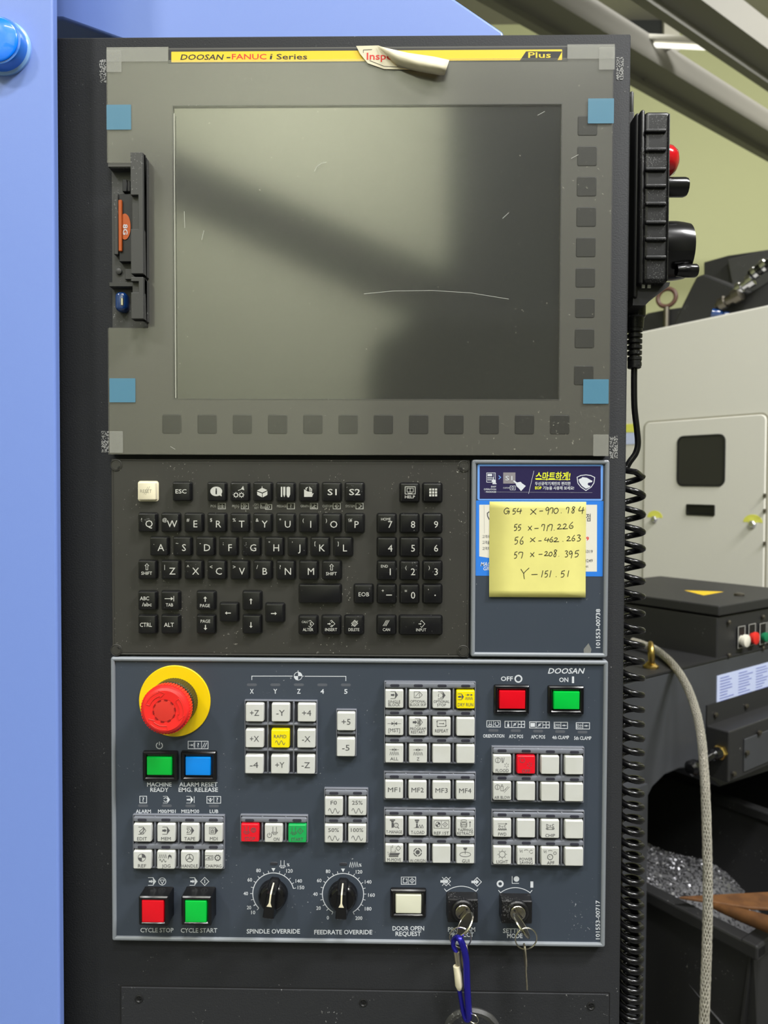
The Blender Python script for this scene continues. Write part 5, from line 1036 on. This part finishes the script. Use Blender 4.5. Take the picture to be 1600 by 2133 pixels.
# push buttons on the box
for px, py, r, m, L in ((1543, 1333, .0145, 'knob_white', .017), (1565, 1328, .0145, 'ink_red', .014), (1588, 1326, .0115, 'knob_green', .012), (1604, 1322, .0105, 'machine_black', .012)):
    c_ = onV(px, py, B0); mb = MB(); mb.lathe(c_, -U1, [(r*.75, 0), (r*.8, L*.45), (r, L*.5), (r, L*.92), (r*.85, L)], 22); mb.build('button', m, cv)
    c2 = onV(px, py-14, B0); mb = MB(); a = c2-V1*.013-UP*.034; mb.obox(a, V1*.03, -U1*.001, UP*.05); o = mb.build('button_label', 'black_matt', cv, 0)
    mb = MB()
    for s_, e_ in ((a, V1*.03), (a+UP*.05, V1*.03), (a, UP*.05), (a+V1*.03, UP*.05)): mb.tube([s_-U1*.0012, s_+e_-U1*.0012], .0006, 4)
    mb.build('label_border', 'ink_pale', o, 0)
for px, py in ((1518, 1296), (1518, 1365), (1589, 1285), (1589, 1350)):
    c_ = onV(px, py, B0); mb = MB(); mb.lathe(c_, -U1, [(.0055, 0), (.0055, .003), (.003, .005)], 12); mb.build('bolt', 'steel_dark', cv)
# data plate
q0 = onV(1493, 1408, K2-U1*.001); mb = MB(); a = onV(1493, 1408, K2); hgt = a.z-onV(1496, 1467, K2).z
mb.obox(a-UP*hgt, V1*.34, -U1*.0015, UP*hgt); dpl = mb.build('data_plate', 'plate_paper', cv, 0)
mb = MB(); random.seed(3)
for i in range(4):
    for j in range(9):
        x = .012+i*.08; mb.obox(a-U1*.0017+V1*x-UP*(.006+j*hgt/10), V1*(.03+random.random()*.035), -U1*.0003, -UP*.0022)
o = mb.build('plate_text', 'plate_blue', dpl, 0); o['kind'] = 'stuff'
# junction box standing out from the conveyor face
P0 = onV(1470, 1511, K2); N0 = hit(1519, 1527, P0, V1); dep_ = (P0-N0).dot(U1); N0 = P0-U1*dep_
hj = N0.z-onU(1520, 1632, P0).z
mb = MB(); mb.obox(N0-UP*hj, V1*.5, U1*dep_, UP*hj); bevel(mb.build('junction_box', 'machine_black', cv, 0), .003)
mb = MB(); mb.obox(P0-U1*.003, V1*.5, U1*.003, UP*.045); mb.build('junction_flange', 'machine_black', cv, 0)
mb = MB(); cvp = hit(1549, 1537, N0, U1); mb.obox(cvp-UP*hj*.68-U1*.003, V1*.3, U1*.003, UP*hj*.66); bevel(mb.build('cover_plate', 'machine_face', cv, 0), .002)
for px, py in ((1490, 1489), (1554, 1471), (1555, 1568), (1528, 1612), (1581, 1526)):
    base = K2 if py < 1500 else N0; c_ = hit(px, py, base-U1*.004, U1); mb = MB(); mb.lathe(c_, -U1, [(.006, 0), (.006, .004), (.003, .006)], 12); mb.build('bolt', 'steel_dark', cv)
c_ = onU(1502, 1566, P0); mb = MB(); mb.lathe(c_, -V1, [(.016, 0), (.016, .009), (.013, .011), (.013, .017)], 6); gl_ = mb.build('cable_gland', 'brass', cv, 20)
mb = MB(); mb.lathe(c_-V1*.012, -V1, [(.013, 0), (.0125, .02), (.007, .026)], 18); mb.build('gland_nut', 'black_gloss', gl_)
c3 = onU(1440, 1590, P0-V1*.12); mb = MB(); mb.tube(spl([c_-V1*.03, c_-V1*.06-UP*.004, c_-V1*.1-UP*.012], 6), .0085, 10); mb.lathe(c_-V1*.095-UP*.011, -V1, [(.012, 0), (.016, .006), (.016, .02), (.010, .026)], 18); mb.build('gland_cable', 'black_gloss', gl_)
# eye bolt on the conveyor top
eb = onZ(1356, 1390, K2.z+.0052); et = thing('eye_bolt', eb, 'brass eye bolt on the conveyor top beside the hose', 'eye bolt')
mb = MB(); mb.lathe(eb, (0, 0, 1), [(.016, 0), (.016, .004), (.012, .007), (.007, .012)], 24); mb.build('flange', 'brass', et)
mb = MB(); mb.torus(eb+UP*.030, (.97, -.25, .05), .0205, .0055, 28, 10); mb.build('ring', 'brass', et, 60)
# --- braided hose
hp = [deep(x, y, z) for x, y, z in ((1318, 1335, 1.70), (1345, 1344, 1.66), (1372, 1357, 1.61), (1405, 1388, 1.50), (1432, 1432, 1.43), (1450, 1482, 1.385), (1460, 1530, 1.36), (1466, 1590, 1.32), (1470, 1660, 1.29), (1473, 1760, 1.26), (1474.5, 1860, 1.24), (1473, 1960, 1.22), (1470, 2050, 1.2), (1466, 2160, 1.18), (1462, 2300, 1.16))]
hp = spl(hp, 6); n = len(hp); hs = thing('braided_hose', hp[-1], 'silver braided hose arching over the conveyor and hanging down', 'hose')
mb = MB(); mb.tube(hp, .0068, 14); mb.build('inner_hose', 'steel_dark', hs, 60)
for sgn in (1, -1):                                  # woven wire strands
    for k0 in range(10):
        st_pts = []; up = None
        for i in range(0, n*4-3):
            f_ = i/4; j = min(int(f_), n-2); p = hp[j].lerp(hp[j+1], f_-j); t = (hp[j+1]-hp[j]).normalized()
            up = (t.orthogonal() if up is None else (up-t*up.dot(t))).normalized(); s2 = t.cross(up); an = sgn*i*.16+2*math.pi*k0/10
            st_pts.append(p+(up*math.cos(an)+s2*math.sin(an))*(.0071+.0003*math.sin(i*1.3+k0)))
        mb = MB(); mb.tube(st_pts, .0011, 4, cap=False); mb.build('braid_strand', 'braid', hs, 60)
# --- beige cabinet
C0 = deep(1450, 1000, 2.5)
def cpt(px, py, off=0.): return onU(px, py, C0-V1*off)
cab_ = thing('beige_cabinet', Vector((C0.x, C0.y, 0)), 'beige machine cabinet with a small dark window behind the conveyor', 'machine cabinet')
tl = cpt(1250, 709); tr_ = cpt(1800, 593); bl = Vector((tl.x, tl.y, .02)); br = Vector((tr_.x, tr_.y, .02)); zt = (cpt(1340, 690).z+cpt(1600, 635).z)/2
tl.z = tr_.z = zt
mb = MB(); mb.prism([bl, br, tr_, tl], V1*.6); bevel(mb.build('body', 'beige_paint', cab_, 0), .006)
def onpanel(name, pts, off0, off1, m, parent, bv=0):
    mb = MB(); mb.prism([cpt(x, y, off0) for x, y in pts], -V1*(off1-off0)); o = mb.build(name, m, parent, 0)
    if bv: bevel(o, bv)
    return o
# door: rounded corners, proud of the body with a dark shadow gap
dl = cpt(1343, 1000); dr_ = cpt(1596, 1000); dt = (cpt(1343, 884).z+cpt(1590, 860).z)/2; db = cpt(1450, 1330).z
mid_ = (dl+dr_)/2; hwid = (dr_-dl).length/2; du = (dr_-dl).normalized()
def rr2(cu, cz, w, h, r, off, seg=5):
    o = Vector((mid_.x, mid_.y, 0))-V1*off; L_ = []
    for qx, qz, a0 in ((1, 1, 0), (-1, 1, 90), (-1, -1, 180), (1, -1, 270)):
        for k_ in range(seg+1): a = math.radians(a0+90*k_/seg); L_.append(o+du*(cu+qx*(w/2-r)+r*math.cos(a))+UP*(cz+qz*(h/2-r)+r*math.sin(a)))
    return L_
cz_ = (dt+db)/2; hh = dt-db
mb = MB(); mb.loft([rr2(0, cz_, 2*hwid+.012, hh+.012, .024, -.001), rr2(0, cz_, 2*hwid+.012, hh+.012, .024, .001)]); mb.build('door_gap', 'beige_dark', cab_, 0)
mb = MB(); mb.loft([rr2(0, cz_, 2*hwid, hh, .02, 0), rr2(0, cz_, 2*hwid, hh, .02, .004), rr2(0, cz_, 2*hwid-.006, hh-.006, .018, .006)]); door = mb.build('door', 'beige_paint', cab_, 20)
def loc_(px, py): p = cpt(px, py, .006); return (p-mid_).dot(du), p.z
u0, z0 = loc_(1413, 1010); u1, z1 = loc_(1510, 906); 
mb = MB(); mb.loft([rr2((u0+u1)/2, (z0+z1)/2, u1-u0+.012, z1-z0+.012, .024, .006), rr2((u0+u1)/2, (z0+z1)/2, u1-u0+.012, z1-z0+.012, .024, .009), rr2((u0+u1)/2, (z0+z1)/2, u1-u0, z1-z0, .02, .009), rr2((u0+u1)/2, (z0+z1)/2, u1-u0, z1-z0, .02, .0065)], False, False); mb.build('window_gasket', 'black_matt', door, 20)
mb = MB(); mb.loft([rr2((u0+u1)/2, (z0+z1)/2, u1-u0, z1-z0, .02, .006), rr2((u0+u1)/2, (z0+z1)/2, u1-u0, z1-z0, .02, .0075)]); mb.build('window_pane', 'smoked', door, 20)
u0, z0 = loc_(1429, 1073); u1, z1 = loc_(1489, 1051)
mb = MB(); mb.loft([rr2((u0+u1)/2, (z0+z1)/2, u1-u0, z1-z0, .004, .006, 2), rr2((u0+u1)/2, (z0+z1)/2, u1-u0, z1-z0, .004, .010, 2), rr2((u0+u1)/2, (z0+z1)/2, u1-u0-.012, z1-z0-.012, .003, .010, 2), rr2((u0+u1)/2, (z0+z1)/2, u1-u0-.016, z1-z0-.016, .003, .0065, 2)]); mb.build('recess_handle', 'black_gloss', door, 20)
for px, py in ((1363, 1083), (1567, 1090)):
    u, z = loc_(px, py); c_ = Vector((mid_.x, mid_.y, 0))-V1*.006+du*u+UP*z
    mb = MB(); mb.lathe(c_, -V1, [(.013, 0), (.013, .008), (.009, .012), (.004, .012)], 6); mb.build('door_bolt', 'chrome', door, 20)
    mb = MB(); cc_ = c_+UP*.006; mb.prism([cc_+du*(.032*math.cos(math.pi*k_/12))+UP*(.026*math.sin(math.pi*k_/12)) for k_ in range(13)], -V1*.0006); mb.build('yellow_mark', 'mark_yellow', door, 0)
onpanel('yellow_label', ((1296, 884), (1331, 882), (1331, 900), (1296, 901)), .001, .002, 'mark_yellow', cab_); onpanel('paper_label', ((1296, 902), (1328, 901), (1328, 925), (1296, 926)), .001, .002, 'plate_paper', cab_)
for y in (1028, 1060, 1128): onpanel('hinge_pin', ((1592.5, y), (1596, y), (1596, y+8), (1592.5, y+8)), .004, .012, 'steel_dark', cab_)
kp = [Vector((q.x, q.y, z))-V1*.002 for q, z in ((cpt(1250, 1000), .03), (cpt(1800, 1000), .03), (cpt(1800, 1000), K2.z-.12), (cpt(1250, 1000), K2.z-.12))]; mb = MB(); mb.prism(kp, -V1*.008); mb.build('dark_fill_panel', 'black_matt', cab_, 0)  # dark panel added to keep the gap below the conveyor black
# --- dark drive unit standing on the cabinet
base = C0+V1*.3
dv = thing('drive_unit', Vector((base.x, base.y, zt)), 'black drive unit with hydraulic fittings above the beige cabinet', 'drive unit')
def bk(px, py, off): return hit(px, py, C0+V1*off, V1)
def bprism(name, pts, off, th, m, bv=.004):
    L_ = [bk(x, y, off) for x, y in pts]
    for q in L_: q.z = max(q.z, zt+.002)
    mb = MB(); mb.prism(L_, V1*th); return bevel(mb.build(name, m, dv, 0), bv)
bprism('guard_plate', ((1466, 600), (1466, 546), (1516, 532), (1700, 505), (1700, 660), (1500, 670)), .42, .05, 'machine_black')
bprism('guard_face', ((1515, 540), (1620, 515), (1620, 590), (1530, 620)), .40, .015, 'slot_grey')
bprism('motor_housing', ((1396, 690), (1422, 632), (1450, 576), (1466, 570), (1520, 592), (1560, 610), (1640, 560), (1700, 560), (1700, 700), (1396, 720)), .2, .16, 'machine_black', .008)
bprism('side_guard', ((1315, 670), (1350, 652), (1385, 645), (1420, 640), (1420, 720), (1315, 730)), .36, .03, 'machine_black')
mb = MB(); rc = bk(1389, 620, .34); mb.torus(rc, V1*.9+U1*.3, .036, .009, 28, 10); mb.build('lifting_eye', 'rust', dv, 60)
mb = MB(); mb.tube([rc-UP*.04, Vector((rc.x, rc.y, zt+.002))], .012, 12); mb.build('eye_shank', 'steel_dark', dv)
for (x0, y0), (x1, y1), r, m in (((1498, 636), (1546, 610), .024, 'steel_dark'), ((1535, 605), (1572, 580), .022, 'chrome'), ((1562, 575), (1590, 556), .019, 'black_gloss'), ((1568, 572), (1600, 548), .022, 'chrome'), ((1595, 556), (1640, 530), .021, 'black_gloss')):
    a = bk(x0, y0, .16); b = bk(x1, y1, .16); ax = (b-a); Lh = ax.length; mb = MB()
    mb.lathe(a, ax, [(r*.5, -.01), (r*.6, 0), (r, .004), (r, Lh*.3), (r*.7, Lh*.34), (r*.7, Lh*.6), (r*1.05, Lh*.64), (r*1.05, Lh*.95), (r*.6, Lh)], 16, cap0=True); mb.build('fitting', m, dv, 25)
mb = MB(); a = bk(1488, 652, .15); mb.lathe(a, ray(1500, 640).cross(UP)-UP*.3, [(.006, -.012), (.016, -.008), (.016, .014), (.008, .03), (.012, .034), (.012, .05)], 14, cap0=True); mb.build('blue_fitting', 'usb_blue', dv, 30)
# --- chip cart
CC = deep(1569, 1963, 1.3); zr = CC.z
ct = thing('chip_cart', Vector((CC.x, CC.y, 0)), 'black open chip cart below the conveyor', 'chip cart')
far = onZ(1600, 1692, zr); wv = (far-CC).dot(V1); LU = .72
E0 = CC; E1 = CC+U1*LU; E2 = CC+U1*LU+V1*wv; E3 = CC+V1*wv
th = .004; depth = .47
def cwall(name, a, b, inn, z0=None):
    mb = MB(); a2, b2 = a+inn*.0, b+inn*.0; mb.prism([a2, b2, b2-UP*depth+inn*.05, a2-UP*depth+inn*.05], inn*th); return mb.build(name, 'machine_black', ct, 0)
cwall('side_wall', E0, E1, V1); cwall('side_wall', E3, E2, -V1); cwall('end_wall', E0, E3, U1); cwall('end_wall', E1, E2, -U1)
mb = MB(); mb.prism([q-UP*depth for q in (E0, E1, E2, E3)], UP*.004); mb.build('tray_floor', 'machine_black', ct, 0)
mb = MB()
for kk, (a, b) in enumerate(((E0, E1), (E1, E2), (E2, E3), (E3, E0))):
    d = (b-a).normalized(); nn = d.cross(UP); a = a+UP*.0015*(kk % 2)-nn*.0; mb.obox(a-d*.016-nn*.016-UP*.022, d*((b-a).length+.032), nn*.032, UP*.026)
bevel(mb.build('rim', 'machine_black', ct, 0), .004)
for q in (E0+V1*.08+U1*.06, E3-V1*.08+U1*.06, E1+V1*.08-U1*.06, E2-V1*.08-U1*.06):
    mb = MB(); mb.obox(q-UP*(zr-.07)-U1*.02-V1*.02, U1*.04, V1*.04, UP*(zr-.07-depth)); mb.build('leg', 'machine_black', ct, 0)
    mb = MB(); mb.lathe(Vector((q.x, q.y, .035))-V1*.015, V1, [(.035, 0), (.035, .03)], 20, cap0=True); mb.build('castor', 'black_matt', ct)
# heap of metal chips: thousands of small curled shavings on a mound
def heap_z(s_, t):                                   # s along U1 0..1, t along V1 0..1
    return -.29+.31*math.exp(-((s_-.64)**2/.28+(t-.16)**2/.25))+.11*math.exp(-((s_-.3)**2/.03+(t-.55)**2/.05))
mb = MB(); NS, NT = 40, 30
gv = [E0+U1*(LU*(.02+.96*i/NS))+V1*(wv*(.03+.94*j/NT))+UP*heap_z(i/NS, j/NT) for i in range(NS+1) for j in range(NT+1)]
mb.add(gv, [(i*(NT+1)+j, (i+1)*(NT+1)+j, (i+1)*(NT+1)+j+1, i*(NT+1)+j+1) for i in range(NS) for j in range(NT)])
random.seed(11)
for _ in range(16000):
    s_, t = random.random(), random.random(); p = E0+U1*(LU*(.03+.94*s_))+V1*(wv*(.04+.92*t))+UP*(heap_z(s_, t)+.004*random.random())
    a = Vector((random.gauss(0, 1), random.gauss(0, 1), random.gauss(0, .6))).normalized()*random.uniform(.0025, .0055); b = a.orthogonal().normalized()*random.uniform(.0015, .003); b.rotate(Matrix.Rotation(random.random()*6.28, 3, a)); c_ = a.cross(b).normalized()*.002
    mb.add([p-a-b, p-b+c_, p+a-b, p+a+b, p+b+c_, p-a+b], [(0, 1, 4, 5), (1, 2, 3, 4)])
ch = mb.build('metal_chips', 'chips', None, 0, False); tag(ch, 'glittering heap of silver metal chips in the cart', 'metal chips', None, 'stuff')
# bamboo scoop lying across the rim
a = onZ(1470, 1881, zr+.014); b = onZ(1600, 1925, zr+.03); ax = (b-a)
bs = thing('bamboo_scoop', a, 'brown bamboo scoop resting on the chip cart rim', 'scoop')
mb = MB(); dd = ax.normalized(); pts = [a+dd*t for t in (0, .03, .08, .12, .15, .155, .16, .3, .5)]; mb.tube(pts, [.003, .008, .013, .015, .016, .0175, .016, .018, .018], 16); mb.build('handle', 'bamboo', bs, 40)
nrm = dd.cross(UP).normalized()
mb = MB(); far_s = U1 if True else nrm
lp = [onZ(1414, 1873, zr+.02), onZ(1480, 1869, zr+.02), onZ(1640, 1861, zr+.02), onZ(1640, 1900, zr+.02), onZ(1560, 1896, zr+.02), onZ(1490, 1885, zr+.02)]
mb.prism(lp, UP*.006); bevel(mb.build('blade', 'bamboo', bs, 0), .002)
# dark machine post behind the coil
mb = MB(); pa = onV(1336, 1700, K2-U1*.03); pb = onV(1349, 1700, K2-U1*.03); w_ = (pb-pa).dot(V1); mb.obox(Vector((pa.x, pa.y, 0))-V1*.15, V1*(w_+.15), U1*.1, UP*(K2.z-.2)); mb.build('support_post', 'machine_face', cv, 0)
# fluorescent batten under the girder
GP = hit(1410, 108, CO+ray(1500, 212)*((4.0-CO.z)/ray(1500, 212).z)-U1*.1, U1); GZ = (GP-CO).dot(ray(800, 1066).normalized())
q0, q1 = deep(1322, 83, GZ), deep(1494, 92, GZ); dd = (q1-q0).normalized(); nn = Vector((0, 1, 0)); up2 = dd.cross(nn)
fl_ = thing('batten_light', q0, 'bright fluorescent batten light below the roof girder', 'ceiling light')
mat('tube_glow', (250, 250, 240), .4, emit=((255, 252, 240), 1.6))
mb = MB(); mb.obox(q0+UP*.012, dd*(q1-q0).length, nn*.08, UP*.03); mb.build('housing', 'pillar_white', fl_, 0)
mb = MB(); mb.tube([q0+nn*.04, q1+nn*.04], .013, 12); mb.build('tube', 'tube_glow', fl_, 40)
h0 = q0.lerp(q1, .52)+nn*.04+UP*.01; mb = MB(); mb.tube([h0, h0+U1*.2, Vector((h0.x, h0.y, GP.z-.05))+U1*.2], .012, 8); mb.build('support_post', 'beam_grey', fl_)
# unseen dark shapes added behind the camera to darken the screen's reflection
mb = MB(); mb.box((.45, Y0+.02, 0), (2.6, Y0+.12, 4.9)); o = mb.build('reflection_panel', 'reflection_dark', None, 0); o['kind'] = 'structure'; o['label'] = 'unseen tall dark panel added behind the camera for the screen reflection'  # added panel that makes the screen's right side reflect dark

mb = MB(); prof = [(-.08, 0), (.95, 0), (.95, 1.75), (.86, 1.95), (.7, 2.02), (.12, 2.02), (-.04, 1.93), (-.08, 1.8)]
mb.prism([Vector((x, -2.1, z)) for x, z in prof], (0, -.6, 0)); nm = thing('reflection_block', Vector((.4, -2.3, 0)), 'unseen cabinet-shaped block standing in for the person mirrored in the screen', 'cabinet')  # added block in place of the dark figure mirrored in the screen
bevel(mb.build('body', 'reflection_dark', nm, 0), .02)
for x in (.0, .46): mb = MB(); mb.box((x, -2.1, .12), (x+.4, -2.08, 1.75)); o = mb.build('door', 'machine_black', nm, 0); mb = MB(); mb.box((x+(.34 if x < .2 else .03), -2.08, .9), (x+(.37 if x < .2 else .06), -2.05, 1.1)); mb.build('handle', 'steel_dark', o, 0)
mb = MB(); mb.obox(Vector((K2.x, K2.y, 0))-V1*.9+U1*.72, V1*1.68, U1*.03, UP*(K2.z-.01)); mb.build('dark_backing', 'black_matt', cv, 0)  # dark sheet added behind the opening so it looks black inside
